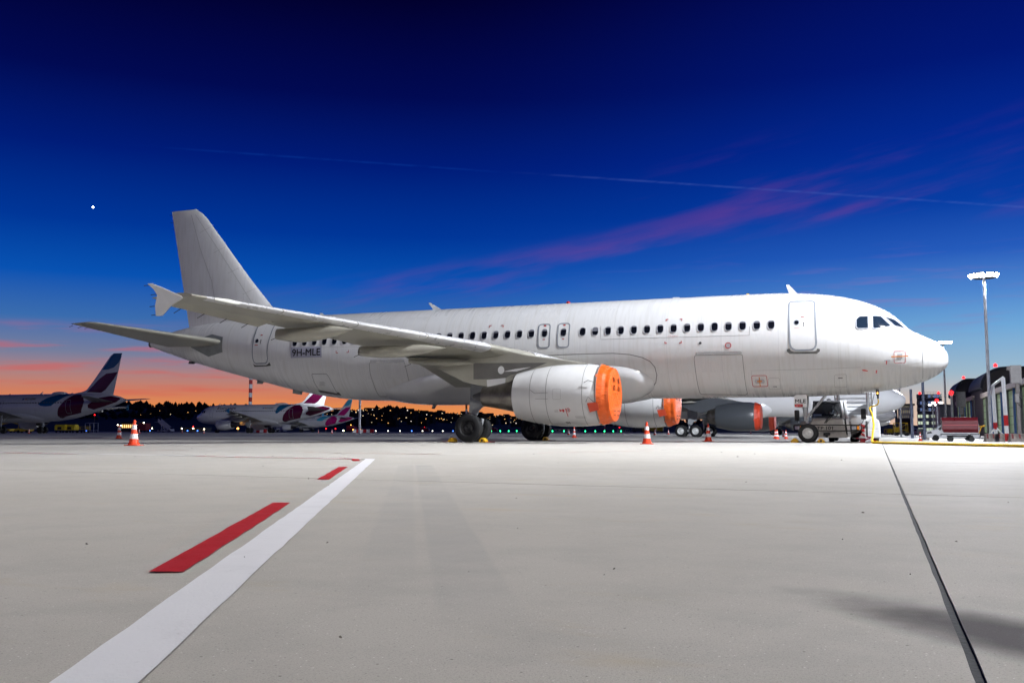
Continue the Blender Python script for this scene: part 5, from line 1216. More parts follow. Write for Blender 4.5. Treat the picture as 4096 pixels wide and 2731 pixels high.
def van(loc, rz, label, sc=1.0):
    t = thing('white_van', label, 'van', loc, rz)
    side = [(-2.55, .32), (2.50, .32), (2.52, .75), (2.45, 1.0), (1.55, 1.18), (.80, 1.86), (.4, 1.94), (-2.40, 1.94), (-2.52, 1.5)]
    rg = []
    for y, k in ((-.96, 0), (-.88, 1), (.88, 1), (.96, 0)):
        rg.append([(x * (1 if k else .985), y, z if k else min(z, 1.90)) if z > 1.0 else (x, y, z) for x, z in side])
    b = MB().loft(rg).build('body', pm('van_white', (.78, .78, .79), .22, coat=.6), t, bevel=.06)
    for sgn in (-1, 1):
        y = sgn * .975
        MB().add([(x, y, z) for x, z in [(.92, 1.20), (1.42, 1.20), (.86, 1.70), (.60, 1.78), (.30, 1.78), (.30, 1.20)]], [tuple(range(6))]).build('side_window', RGLASS, b)
        MB().add([(x, y, z) for x, z in [(-2.3, 1.25), (.15, 1.25), (.15, 1.78), (-2.25, 1.78)]], [(0, 1, 2, 3)]).build('side_window', RGLASS, b)
        MB().add([(x, y, z) for x, z in [(1.95, .78), (2.46, .72), (2.42, .90), (2.05, .98)]], [(0, 1, 2, 3)]).build('headlight', BLK, b)
        MB().box((1.2, sgn * 1.05, 1.2), (.12, .16, .2)).build('mirror', BLK, b, bevel=.03)
    MB().add([(1.53, -.78, 1.22), (1.53, .78, 1.22), (.86, .72, 1.83), (.86, -.72, 1.83)], [(0, 1, 2, 3)]).build('windscreen', RGLASS, b)
    wheel4(t, (-1.55, 1.62), (-.86, .86), .34, .22, RIMD if False else GEARG)
    return t
van(gnd(3808, 100), math.pi, 'white van with dark wheels parked behind the red covered cart')
def red_cart(loc, label):
    t = thing('covered_cart', label, 'baggage cart', loc, .0)
    rd = pm('cart_red', (.10, .004, .009), .32, coat=.35, var=.08, vscale=2)
    pr = [(-.62, 0), (-.80, .28), (-.82, .95), (-.66, 1.22), (.66, 1.22), (.82, .95), (.80, .28), (.62, 0)]
    b = MB(); b.loft([[(x, y, z + .72) for y, z in pr] for x in (-1.32, 1.32)]); b.v = [((x * 1.0 + (0.12 if z < .8 and x < 0 else 0)), y, z) for x, y, z in b.v]
    b = b.build('hood', rd, t, bevel=.035)
    for x in (-.45, .45): MB().box((x, -.0, 1.945), (.03, 1.2, .02)).build('roof_rib', pm('cart_rib', (.3, .02, .03), .4), b)
    MB().box((0, -.822, 1.32), (2.5, .02, .04)).build('trim', pm('cart_trim', (.35, .03, .04), .35), b)
    fr = MB(); fr.box((0, 0, .60), (2.76, 1.3, .10)); fr.box((0, 0, .45), (1.9, .5, .12)); fr.tube([(-1.3, 0, .5), (-1.7, 0, .45)], .03, 6); fr.build('frame', DGREY, t, bevel=.01)
    wheel4(t, (-.70, .82), (-.55, .55), .22, .16, RIMD)
    hd = MB(); hd.tube([(1.34, -.4, .6), (1.6, -.4, 1.25), (1.85, -.4, 1.32)], .03, 6); hd.tube([(1.3, -.4, 1.22), (1.85, -.4, 1.22)], .03, 6); hd.build('draw_handle', YELLOW, t)
    return t
red_cart(gnd(3838, 77.0), 'dark red covered baggage cart standing in front of the white van')
REDW = pm('safety_red', (.50, .02, .02), .5, var=.1)
def banded(t, name, p, q, w, bands):
    p, q = np.array(p, float), np.array(q, float)
    o = MB(); o.tube([tuple(p), tuple(q)], w, 4); o = o.build(name, WPAINT, t)
    for a, b in bands: MB().tube([tuple(p + (q - p) * a), tuple(p + (q - p) * b)], w * 1.04, 4).build('red_band', REDW, o)
def A_z(px, D): return gnd(px, D)[2]
def portal():
    A, B = np.array(gnd(3984, 98)), np.array(gnd(4028, 85)); ztA = atD(3970, 1540, 98)[2] - A_z(3984, 98); ztB = atD(4020, 1512, 85)[2] - A_z(3984, 98)
    t = thing('portal_frame', 'white steel portal frame with red bands standing over the concrete barrier', 'portal frame', tuple(A))
    b = B - A
    banded(t, 'post', (0, 0, 0), (-.12, 0, ztA), .18, ((.02, .12), (.22, .34))); banded(t, 'post', tuple(b), tuple(b + [-.12, 0, ztB]), .17, ((.02, .14), (.26, .42)))
    MB().tube([(-.12, 0, ztA), tuple(b + [-.12, 0, ztB])], .16, 4).build('cross_beam', WPAINT, t)
    for dx in (-.75, .8): MB().tube([(0, 0, 1.5), (dx, 0, .5)], .08, 6).build('brace', WPAINT, t)
    return t
portal()
BARR = pm('barrier_concrete', (.30, .26, .23), .85, var=.45, vscale=2.2, bump=.3)
def barrier(px0, px1, D, label, h=.80):
    a, b = np.array(gnd(px0, D)), np.array(gnd(px1, D)); d = b - a; Ln = np.linalg.norm(d)
    o = thing('concrete_barrier', label, 'barrier', tuple(a), math.atan2(d[1], d[0]), 'concrete barriers')
    MB().prism([(-.32, 0), (.32, 0), (.32, .14), (.14, .32), (.11, h), (-.11, h), (-.14, .32), (-.32, .14)], 0, Ln, 'x').build('block', BARR, o, bevel=.015)
    for k in range(3): MB().prism([(Ln * (.08 + .3 * k), .36), (Ln * (.16 + .3 * k), .36), (Ln * (.14 + .3 * k), h - .03), (Ln * (.06 + .3 * k), h - .03)], -.155, -.150, 'y').build('red_stripe', pm('worn_red', (.24, .05, .05), .7, var=.4, vscale=6), o)
barrier(3938, 4016, 90, 'stained concrete barrier with worn red stripes under the portal frame'); barrier(4036, 4130, 84, 'concrete barrier at the right of the portal frame')
barrier(3686, 3712, 108, 'short concrete barrier at the front of the white van', .5)
JBM = pm('bridge_steel', (.16, .14, .13), .5, .2, var=.2, vscale=2); JBL = pm('bridge_light', (.30, .28, .27), .45, var=.1)
def bridge_tower(px, D, label, top, w=.9):
    a = np.array(gnd(px, D)); t = thing('bridge_column', label, 'passenger bridge', tuple(a), 0, 'passenger bridge columns'); zt = atD(px, top, D)[2]
    MB().box((0, 0, zt / 2), (w * .28, w * .3, zt)).build('column', JBM, t, bevel=.02); MB().box((-.1 * w, -.1, zt - w * .7), (w * .85, w * .6, w * 1.5)).build('drive_box', JBL, t, bevel=.03); MB().box((-.62 * w, -.1, zt - w * .18), (w * .3, w * .5, w * .35), Matrix.Rotation(0, 4, 'Y')).build('hood', JBM, t, bevel=.02)
    MB().box((-.1 * w, -.3, zt * .58), (w * .32, w * .25, w * .7)).build('cabinet', JBL, t, bevel=.02); MB().tube([(0, -.25, zt * .62), (.25 * w, -.4, zt * .55), (.2 * w, -.35, zt * .45), (0, -.3, zt * .5)], .04, 6).build('cable_loop', BLK, t, smooth=60)
    MB().box((0, 0, .35), (w * 1.2, w * .8, .5)).build('bogie', DGREY, t, bevel=.03)
    for x in (-.5, .5):
        MB().lathe([(-.12, .1), (-.12, .3), (.12, .3), (.12, .1)], (x * w, -.3, .3), 'y', 16).build('wheel', TYRE, t)
    return t
bridge_tower(4078, 92, 'near brown-grey passenger bridge column with light drive box', 1437, 1.15)
bridge_tower(3853, 190, 'far passenger bridge column with light box before the far hall', 1556, 2.0)

# terminal halls
FAC = pm('facade_glass', (.20, .29, .17), .6, var=.25, vscale=.6, emit=(.30, .42, .22), estr=.22); FASC = pm('fascia', (.46, .39, .33), .5, var=.1); ROOFD = pm('roof_dark', (.028, .032, .042), .6, var=.1); WALLB = pm('wall_brown', (.10, .088, .082), .7, var=.15); PILB = pm('pillar_blue', (.02, .12, .42), .4); PIERG = pm('pier_grey', (.17, .17, .175), .6, var=.1)
def hall(X, Ya, Yb, zf, ze, zr, arcw, label, npan=6, wdt=40, pier=None):
    """glazed wing running along Y towards the viewer, with a taller curved-roof hall across its far end"""
    t = thing('terminal_hall', label, 'terminal hall', (X, Ya, gz(X, Ya)), 0, 'terminal halls with curved roofs')
    D_ = Yb - Ya
    MB().box((wdt / 2 + .4, D_ / 2, zf / 2), (wdt, D_, zf)).build('wall', WALLB, t)
    arc = [(arcw * (1 - math.cos(a)) - .6, ze + (zr - ze) * math.sin(a)) for a in np.linspace(0, math.pi / 2, 10)]
    MB().prism(arc + [(wdt, zr), (wdt, zr - .5), (arcw, zr - .5)] + [(x + .5, z - .45) for x, z in arc[::-1][1:]], D_ - 1.5, D_ + 30, 'y').build('curved_roof', ROOFD, t)
    MB().prism([(0, 0), (wdt, 0), (wdt, zr - .55), (arcw, zr - .55)] + [(x + .6, z - .5) for x, z in arc[::-1][1:]], D_ + .05, D_ + 29, 'y').build('gable', WALLB, t)
    for k in range(6): MB().box((arcw * .5 + 2.6 * k, D_ - .02, (ze + zf) / 2 + .6), (.16, .14, (zr - zf) * .5)).build('gable_rib', DGREY, t)
    MB().box((-.2, D_ / 2, zf - .5), (.8, D_, 1.0)).build('fascia', FASC, t)
    for i in range(npan):
        y0, y1 = D_ * i / npan + .3, D_ * (i + 1) / npan - .3
        for k in range(5):
            z0, z1 = .8 + (zf - 2.0) * k / 5 + .05, .8 + (zf - 2.0) * (k + 1) / 5 - .05
            MB().box((.1, (y0 + y1) / 2, (z0 + z1) / 2), (.12, y1 - y0, z1 - z0)).build('glass_panel', FAC, t)
        MB().box((-.1, D_ * i / npan, zf / 2), (.5, .45, zf - 1.0)).build('pillar', PILB if i % 2 else PIERG, t)
    if pier: MB().box((pier[0], -2.0, pier[1] / 2), (pier[2], 3.0, pier[1])).build('pier', PIERG, t)
    MB().lathe([(zr, .4), (zr + .5, .4), (zr + .8, .1)], (arcw * .55, D_ - 1.0, 0), 'z', 10).build('warning_light', REDL, t)
    return t
hall(21.0, 128, 212, 9.9, 11.4, 16.2, 5.2, 'near terminal wing with green glazing and blue pillars under a dark curved roof', 9)
hall(21.0, 232, 289, 10.2, 12.6, 17.4, 3.6, 'far terminal wing with dark curved roof behind the plain grey pier', 6, pier=(2.6, 11.6, 4.6))

# office block with horizontal window bands
def tower_block():
    D = 400; a = np.array(gnd(3672, D)); t = thing('office_block', 'six-storey office block with dark window bands and red roof lights', 'office block', tuple(a), R(-3))
    k = D / CF; w, h_, dp = 92 * k, (1727 - 1568) * k, 24 * k * 4
    MB().box((w / 2 - 0, dp / 2, h_ / 2), (w, dp, h_)).build('wall', pm('office_band', (.22, .19, .18), .7, var=.08), t)
    fl = h_ / 6; DK = pm('office_glass', (.035, .05, .085), .1, spec=.6); LT = pm('office_lit', (.3, .32, .28), .4, emit=(.62, .72, .55), estr=.8); LT2 = pm('office_lit_blue', (.2, .25, .4), .3, emit=(.25, .36, .7), estr=.35); FR = pm('office_frame', (.3, .3, .32), .5); WB = pm('office_white_band', (.65, .66, .64), .6)
    for f in range(6):
        z0 = fl * f + fl * .42
        if f < 3: MB().box((w / 2 - .0, -.02, fl * f + fl * .2), (w + .1, .1, fl * .36)).build('white_band', WB, t)
        for i in range(9):
            x0 = w * (i + .04) / 9; r_ = random.random(); m_ = (LT if r_ < .6 else DK) if f < 3 else (LT2 if r_ < .5 else DK)
            fr_ = MB().box((x0 + w / 18, -.06, z0 + fl * .27), (w / 9 * .94, .12, fl * .52)).build('window', FR, t); MB().box((x0 + w / 18, -.13, z0 + fl * .27), (w / 9 * .84, .06, fl * .46)).build('pane', m_, fr_)
        for i in range(6):
            MB().box((-.06, dp * (i + .5) / 6, z0 + fl * .27), (.12, dp / 6 * .9, fl * .5)).build('side_window', DK, t)
    for x in (1.2, w - 1.2): MB().lathe([(h_, .5), (h_ + .7, .5), (h_ + 1.1, .1)], (x, .8, 0), 'z', 10).build('warning_light', REDL, t)
    MB().box((w / 2, 1, h_ + .9), (w * .8, .08, .08)).build('roof_rail', FR, t)
    for i in range(8): MB().box((w * (.1 + .8 * i / 7), 1, h_ + .45), (.08, .08, .9)).build('rail_post', FR, t)
    return t
tower_block()
def shed(px0, px1, ytop, D, name, label, mat, roofm, kind='gable', depth=None, cat='hangar', emis=None):
    a = np.array(gnd(px0, D)); b = atY(px1, 1725, a[1]); w = abs(b[0] - a[0]); h_ = (1727 - ytop) * D / CF
    t = thing(name, label, cat, tuple(a), 0.0); dp = depth or w * .8
    MB().box((w / 2, dp / 2, h_ * .47), (w, dp, h_ * .94)).build('wall', mat, t)
    if kind == 'arc':
        pts = [(w * i / 10, h_ * (.9 + .12 * math.sin(math.pi * i / 10))) for i in range(11)]; MB().prism(pts + [(w, h_ * .86), (0, h_ * .86)], -.6, dp, 'y').build('roof', roofm, t)
    else: MB().prism([(-.4, h_ * .92), (w + .4, h_ * .86), (w + .4, h_ * .93), (-.4, h_)], -.5, dp, 'y').build('roof', roofm, t)
    n = max(4, int(w / 3))
    for i in range(n): MB().box((w * (i + .5) / n, -.05, h_ * .42), (w / n * .12, .1, h_ * .8)).build('wall_rib', roofm, t)
    MB().box((w * .5, -.08, h_ * .2), (w * .3, .1, h_ * .38)).build('door', DGREY, t)
    return t
shed(3762, 3850, 1603, 330, 'grey_hangar', 'grey ribbed hangar lit from above beside the office block', pm('hangar_grey', (.36, .37, .36), .5, .2, var=.12, vscale=.4), pm('hangar_roof', (.28, .29, .3), .5), 'slope', 30)
shed(3602, 3645, 1668, 470, 'brown_hangar', 'low brown-red hangar left of the office block', pm('hangar_brown', (.08, .035, .035), .7), ROOFD, 'slope', 30)
LATT = pm('lit_roof_hall', (.5, .45, .33), .6, emit=(.75, .66, .45), estr=.25)
def lattice_hall():
    D = 520; a = np.array(gnd(3595, D)); b = atY(3656, 1725, a[1]); w = abs(b[0] - a[0]); t = thing('lattice_roof_hall', 'lit hall with open steel lattice roof beside the white radome', 'hall', tuple(a), 0.0); k = D / CF
    z0, z1 = (1727 - 1665) * k, (1727 - 1615) * k
    MB().box((w / 2, 14, z0 / 2), (w, 20, z0)).build('wall', pm('hall_wall', (.13, .09, .09), .7), t); MB().box((w / 2, 6, (z0 + z1) / 2), (w, .4, z1 - z0)).build('lit_wall', LATT, t)
    m = MB()
    for i in range(9): x = w * i / 8; m.tube([(x, 3, z0), (min(w, x + w / 8), 3, z1)], .22, 5); m.tube([(x, 3, z1), (min(w, x + w / 8), 3, z0)], .22, 5)
    for f in (0, .35, .7, 1): m.tube([(0, 3, z0 + (z1 - z0) * f), (w, 3, z0 + (z1 - z0) * f)], .2, 5)
    m.build('roof_truss', WPAINT, t); MB().box((w / 2, 6, z1 + .5), (w + 2, 10, .8)).build('roof', ROOFD, t)
lattice_hall()
# slim masts and lamp posts on the right
def post(px, D, ytop, label, r=.16, lamp=False, red=False, mat=None, base=None):
    a = np.array(gnd(px, D)); h_ = float(atD(px, ytop, D)[2]); t = thing('steel_mast', label, 'mast', tuple(a), 0, 'slim steel masts')
    MB().tube([(0, 0, 0), (0, 0, h_)], [r, r * .8], 10).build('pole', mat or MASTM, t, smooth=60); MB().lathe([(0, r * 2), (.06, r * 2), (.08, r * 1.1)], (0, 0, 0), 'z', 10).build('base_plate', MASTM, t)
    if lamp:
        for dx in (-1, 1): f = MB().box((dx * r * 3.4, -r * 1.4, h_ - r), (r * 3.6, r * 2.4, r * 1.6)).build('lamp_head', DGREY, t); MB().box((dx * r * 3.4, -r * 2.65, h_ - r), (r * 3.2, .02, r * 1.3)).build('lens', LENSD, f)
    if red: MB().lathe([(h_, r * 1.6), (h_ + r * 2, r * 1.6), (h_ + r * 3, r * .4)], (0, 0, 0), 'z', 10).build('warning_light', REDL, t)
    return t
BLUEP = pm('mast_blue_grey', (.11, .13, .19), .5, .3, var=.1)
post(3649, 120, 1541, 'blue-grey mast left of the office block', .20, mat=BLUEP); post(3698, 105, 1400, 'tall blue-grey mast in front of the office block', .17, mat=BLUEP)
post(3604, 150, 1450, 'pale mast rising behind the second airliner nose', .17); post(3812, 210, 1566, 'white mast with red warning light between hangar and far hall', .30, red=True, mat=WPAINT)
post(3752, 150, 1592, 'lamp post with bright twin heads beside the office block', .16, lamp=True, red=True); post(3735, 240, 1606, 'small lamp post with twin heads before the office block', .2, lamp=True)
post(3587, 300, 1612, 'dark mast behind the noses of the row', .45, mat=BLUEP)
# yellow baggage carts and loaders on the right
YEL = pm('gse_yellow', (.72, .47, .01), .45, var=.12); YCOV = pm('cover_yellow', (.70, .52, .02), .6, var=.2, vscale=2)
def bag_cart(loc, rz, label, covered=True, sc=1.0, group='yellow baggage carts'):
    t = thing('baggage_cart', label, 'baggage cart', loc, rz, group)
    MB().box((0, 0, .5), (2.6, 1.4, .12)).build('bed', DGREY, t); wheel4(t, (-.85, .85), (-.6, .6), .22, .16, RIMD)
    if covered:
        pr = [(-.72, .56), (.72, .56), (.76, 1.35), (.45, 1.75), (-.45, 1.75), (-.76, 1.35)]; b = MB().loft([[(x, y, z) for y, z in pr] for x in (-1.25, 1.25)]).build('cover', YCOV, t, bevel=.03); MB().add([(x, -.765, z) for x, z in ((-.5, .7), (.5, .7), (.5, 1.25), (-.5, 1.25))], [(0, 1, 2, 3)]).build('opening', BLK, b); MB().add([(-1.262, y, z) for y, z in ((-.5, .65), (.5, .65), (.5, 1.3), (-.5, 1.3))], [(0, 1, 2, 3)]).build('opening', BLK, b)
    else:
        m = MB()
        for x in (-1.25, 1.25):
            for z in (.8, 1.05, 1.3): m.tube([(x, -.66, z), (x, .66, z)], .03, 5)
            for y in (-.66, 0, .66): m.tube([(x, y, .55), (x, y, 1.35)], .03, 5)
        for y in (-.66, .66):
            for z in (.8, 1.3): m.tube([(-1.25, y, z), (1.25, y, z)], .03, 5)
        m.build('cage', YEL, t)
    MB().tube([(1.3, 0, .45), (1.9, 0, .35)], .035, 6).build('tow_bar', DGREY, t)
    return t
for i, px in enumerate((3553, 3584)): bag_cart(gnd(px, 270), -1.2, ('left', 'right')[i] + ' of two small yellow covered carts beyond the power unit')
def loader(loc, rz, label, h_=3.2, mat=YEL):
    t = thing('cargo_loader', label, 'cargo loader', loc, rz, 'yellow cargo loaders'); m = MB(); m.box((0, 0, .55), (3.2, 1.9, .4)); m.build('chassis', DGREY, t)
    m = MB()
    for x in (-1.5, -.2, 1.2):
        for y in (-.85, .85): m.tube([(x, y, .6), (x, y, h_)], .06, 6)
    for z in (1.3, h_): m.tube([(-1.5, -.85, z), (1.2, -.85, z)], .06, 6); m.tube([(-1.5, .85, z), (1.2, .85, z)], .06, 6)
    m.tube([(-1.5, -.85, .7), (1.2, -.85, h_)], .05, 6); m.build('lift_frame', mat, t)
    MB().box((-.1, 0, h_ - .5), (2.8, 1.8, .12)).build('platform', DGREY, t); MB().box((-1.0, 0, 1.5), (1.0, 1.6, .9)).build('cab', mat, t, bevel=.04); wheel4(t, (-1.1, 1.1), (-.85, .85), .35, .25, RIMD); return t
loader(gnd(3606, 220), 0.2, 'yellow lattice cargo loader right of the two small yellow carts', 2.9)
tt = loader(gnd(3592, 330), 0.0, 'yellow cargo loader with pallets behind the lattice loader', 3.6)
van(gnd(3672, 300), math.pi / 2 + .2, 'far white van parked before the office block'); van(gnd(3690, 310), math.pi / 2, 'second far white van before the office block')

# ------------------------------------------------------------------ left hand side service vehicles
AMB = pm('amber_light', (.9, .4, .05), .3, emit=(1.0, .42, .06), estr=8); WLT = pm('work_light', (.9, .9, .8), .3, emit=(1.0, .86, .55), estr=18)
def belt_loader(loc, rz, label):
    t = thing('belt_loader', label, 'belt loader', loc, rz, 'yellow belt loaders'); MB().prism([(-2.6, .35), (2.4, .35), (2.4, .8), (.4, .95), (-2.6, .95)], -.8, .8, 'y').build('chassis', YEL, t, bevel=.04)
    b = MB().prism([(-3.6, .95), (3.6, 2.6), (3.6, 2.85), (-3.6, 1.2)], -.45, .45, 'y').build('conveyor', YEL, t); MB().prism([(-3.6, 1.21), (3.6, 2.86), (3.6, 2.89), (-3.6, 1.24)], -.38, .38, 'y').build('belt', BLK, b)
    m = MB()
    for f in np.linspace(0, 1, 7): m.tube([(-3.4 + 6.8 * f, -.5, 1.25 + 1.6 * f), (-3.4 + 6.8 * f, -.5, 2.1 + 1.6 * f)], .035, 5)
    m.tube([(-3.4, -.5, 2.1), (3.4, -.5, 3.7)], .035, 5); m.tube([(-3.4, -.5, 1.7), (3.4, -.5, 3.3)], .035, 5); m.build('hand_rail', YEL, t); wheel4(t, (-1.8, 1.6), (-.75, .75), .36, .25, RIML); return t
belt_loader(gnd(88, 240), math.pi + .3, 'yellow belt loader with raised hand rail under the dim airliner wing'); belt_loader(gnd(8, 210), .2, 'orange-yellow belt loader at the nose side of the dim airliner')
def tug(loc, rz, label, mat=None):
    t = thing('baggage_tug', label, 'tug', loc, rz, 'baggage tugs'); MB().prism([(-1.3, .3), (1.3, .3), (1.35, .85), (.5, 1.0), (.3, 1.0), (-.2, .8), (-1.3, .9)], -.65, .65, 'y').build('body', mat or YEL, t, bevel=.05)
    m = MB(); 
    for x in (-.9, .35):
        for y in (-.6, .6): m.tube([(x, y, .85), (x, y, 1.75)], .035, 5)
    m.box((-.27, 0, 1.78), (1.5, 1.35, .07)); m.build('canopy', mat or YEL, t); wheel4(t, (-.85, .85), (-.6, .6), .28, .2, RIMD); MB().lathe([(1.82, .08), (1.95, .07), (1.98, .02)], (-.2, 0, 0), 'z', 8).build('beacon', WLT, t); return t
tug(gnd(97, 190), .3, 'small yellow tug by the wheels of the dim airliner')
for i, (px, cv) in enumerate(((247, True), (286, True), (332, False))): bag_cart(gnd(px, 205), .1, ('yellow covered cart just right of the dim airliner wheels', 'large yellow covered cart in the middle of its row', 'open yellow cage cart at the right of its row')[i], cv)
t = thing('container_frame', 'empty grey container frame right of the yellow carts', 'container frame', gnd(366, 290), .1); m = MB()
for x in (-1.5, 1.5):
    for y in (-1, 1): m.box((x, y, 1.4), (.12, .12, 2.8))
for y in (-1, 1): m.box((0, y, 2.75), (3.1, .12, .12)); m.box((0, y, .5), (3.1, .12, .16))
m.tube([(-1.5, -1, .5), (-1.5, 1, .5)], .05, 5); m.tube([(1.5, -1, .5), (1.5, 1, .5)], .05, 5); m.build('frame', MASTM, t); wheel4(t, (-1.1, 1.1), (-.8, .8), .22, .15, RIMD)
ST = 'mobile passenger stairs on the apron'
GST = pm('dim_white', (.5, .5, .52), .5)
stairs_truck(gnd(648, 330), math.pi, 'grey passenger stairs standing alone between the red truck and the D-AKNU airliner', top=3.4, group=ST)
stairs_truck(gnd(1100, 360), math.pi, 'bright white passenger stairs truck under the D-AKNU airliner tail', top=2.8, group=ST)
RTR = pm('truck_red', (.40, .012, .012), .4, coat=.3); RTL = pm('truck_lit_red', (.5, .02, .02), .4, coat=.2)
def truck(loc, rz, label, mat=RTR, light=None, grp='red airport trucks', Ls=5.5, name='airport_truck', cat='truck'):
    t = thing(name, label, cat, loc, rz, grp); MB().box((-.8, 0, 1.75), (Ls - 2.0, 2.3, 2.3)).build('box_body', mat, t, bevel=.05)
    c = MB().prism([(Ls / 2 - 1.75, .5), (Ls / 2, .5), (Ls / 2, 1.4), (Ls / 2 - .5, 2.4), (Ls / 2 - 1.75, 2.45)], -1.1, 1.1, 'y').build('cab', mat, t, bevel=.05)
    MB().add([(Ls / 2 - .03, -.9, 1.45), (Ls / 2 - .03, .9, 1.45), (Ls / 2 - .45, .9, 2.3), (Ls / 2 - .45, -.9, 2.3)], [(0, 1, 2, 3)]).build('windscreen', RGLASS, c)
    for sg in (-1, 1): MB().box((Ls / 2 - 1.0, sg * 1.11, 1.8), (.8, .02, .6)).build('side_window', RGLASS, c)
    MB().box((0, 0, .6), (Ls - .4, 1.8, .2)).build('chassis', DGREY, t); wheel4(t, (-1.7, Ls / 2 - 1.0), (-.95, .95), .42, .28, RIMD)
    if light is not None: MB().lathe([(2.95, .18), (3.2, .16), (3.25, .05)], (-.4, 0, 0), 'z', 10).build('beacon', light, t)
    return t
truck(gnd(570, 320), math.pi, 'dark red truck with a lit rear between the near cone and the grey stairs', RTR, WLT, Ls=5.0)
truck(gnd(1406, 420), 0, 'small red vehicle with amber lights beside the dark mast', RTL, AMB, Ls=4.5)
truck(gnd(1700, 640), .1, 'lone red truck far off under the belly, left of the main wheels', RTL, REDL, Ls=6)
truck(gnd(1976, 640), 0, 'lone red truck far off between the two main gears', RTL, None, Ls=5)
truck(gnd(2556, 420), math.pi, 'dark truck with yellow load behind the near engine', DGREY, None, 'dark service trucks', 6); truck(gnd(2600, 410), math.pi, 'yellow-topped service truck behind the near engine', YEL, None, 'dark service trucks', 6); truck(gnd(2632, 420), math.pi, 'yellow service truck left of the white-rimmed wheels', YEL, None, 'dark service trucks', 5)
def low_building(px0, px1, ytop, D, label, mat, win=None, nwin=6, cat='building', group=None):
    a, b = np.array(gnd(px0, D)), np.array(gnd(px1, D)); d = b - a; w = np.linalg.norm(d); h_ = (1727 - ytop) * D / CF; t = thing('low_building', label, cat, tuple(a), math.atan2(d[1], d[0]), group)
    MB().box((w / 2, 4, h_ / 2), (w, 8, h_)).build('wall', mat, t); MB().box((w / 2, 4, h_ + .15), (w + .6, 8.6, .3)).build('roof', ROOFD, t)
    for i in range(nwin): MB().box((w * (i + .5) / nwin, -.04, h_ * .6), (w / nwin * .5, .08, h_ * .35)).build('window', win or RGLASS, t)
    return t
LW = pm('shed_white', (.55, .57, .55), .6, var=.08); LITW = pm('lit_window', (.6, .4, .2), .4, emit=(1.0, .55, .2), estr=2.0)
low_building(2222, 2322, 1714, 420, 'low white shed behind the port main wheels', LW, None, 6); low_building(2476, 2520, 1715, 430, 'low pale building left of the dark truck', LW, None, 5)
low_building(485, 540, 1690, 420, 'low dark building with lit coloured windows behind the cones', pm('dark_wall', (.03, .03, .035), .7), LITW, 7); low_building(720, 820, 1712, 380, 'low building with yard lamps before the D-AKNU airliner nose', pm('dark_wall2', (.10, .09, .07), .7), RGLASS, 5)
# small lit yard lamps on posts
def yard_lamp(px, D, ytop, label, mat=WLT):
    a = np.array(gnd(px, D)); h_ = float(atD(px, ytop, D)[2]); t = thing('yard_lamp', label, 'yard lamp', tuple(a), 0, 'lit yard lamps'); MB().tube([(0, 0, 0), (0, 0, h_)], .09, 6).build('pole', DGREY, t); MB().lathe([(h_ - .1, .05), (h_, .2), (h_ + .18, .22), (h_ + .28, .08)], (0, 0, 0), 'z', 10).build('lamp', mat, t)
for px, D, y, lb in ((727, 370, 1714, 'lit yard lamp at the left end of the low building by the D-AKNU airliner nose'), (773, 370, 1714, 'lit yard lamp at the middle of the low building by the D-AKNU airliner nose'), (816, 372, 1717, 'lit yard lamp between the D-AKNU airliner nose and its engine'), (470, 420, 1700, 'lit yard lamp at the left end of the dark building behind the cones'), (482, 422, 1703, 'lit yard lamp second from the left end of the dark building behind the cones'), (513, 425, 1700, 'lit yard lamp above the coloured windows of the dark building'), (525, 430, 1706, 'lit yard lamp at the right end of the dark building, next to the big cone'), (1373, 300, 1723, 'low bright lamp left of the small red vehicle at the dark mast'), (608, 420, 1713, 'small lamp between the red truck and the grey stairs'), (300, 300, 1704, 'small lamp above the yellow carts')): yard_lamp(px, D, y, lb)
for px, D, y, lb in ((951, 200, 1715, 'orange lamp under the wing of the D-AKNU airliner'), (1413, 256, 1720, 'orange lamp at the left end of the red and white barriers by the dark mast'), (1441, 256, 1720, 'orange lamp at the right end of the red and white barriers by the dark mast')): yard_lamp(px, D, y, lb, AMB)
for px, D, y, lb in ((376, 300, 1660, 'red lamp beside the tail of the dim plum-tailed airliner'), (772, 375, 1706, 'red lamp above the low building by the D-AKNU airliner nose'), (1304, 330, 1715, 'red lamp left of the two under the bright magenta tail'), (1342, 330, 1715, 'red lamp right of the two under the bright magenta tail'), (2478, 330, 1710, 'red lamp over the low pale building left of the dark truck')): yard_lamp(px, D, y, lb, REDL)
# red and white masts
def band_mast(px, D, ytop, label, r=.35, n=11, orange=False):
    a = np.array(gnd(px, D)); h_ = float(atD(px, ytop, D)[2]); t = thing('banded_mast', label, 'mast', tuple(a), 0); dz = h_ / n
    for i in range(n): MB().tube([(0, 0, dz * i), (0, 0, dz * (i + 1) - .002)], r, 10, True).build('red_band' if i % 2 == n % 2 else 'white_band', (REDW if not orange else pm('mast_orange', (.6, .2, .02), .5)) if i % 2 == n % 2 else WPAINT, t, smooth=50)
band_mast(998, 300, 1500, 'red and white banded mast behind the D-AKNU airliner', .55, 13); band_mast(1865, 330, 1560, 'orange and white banded pole behind the starboard main wheels', .35, 9, True); band_mast(2419, 330, 1700, 'short red and white post under the engine cowl', .25, 4)
p = gnd(1438, 150); flood_mast(p, 16, 'dark floodlight mast beside the bright magenta tail', heads=8, aims=[(-212, 268, 3, 260000, 22, .7, COOL), (-140, 124, 4, 22000, 100, .8, COOL)], r0=.19, r1=.15)
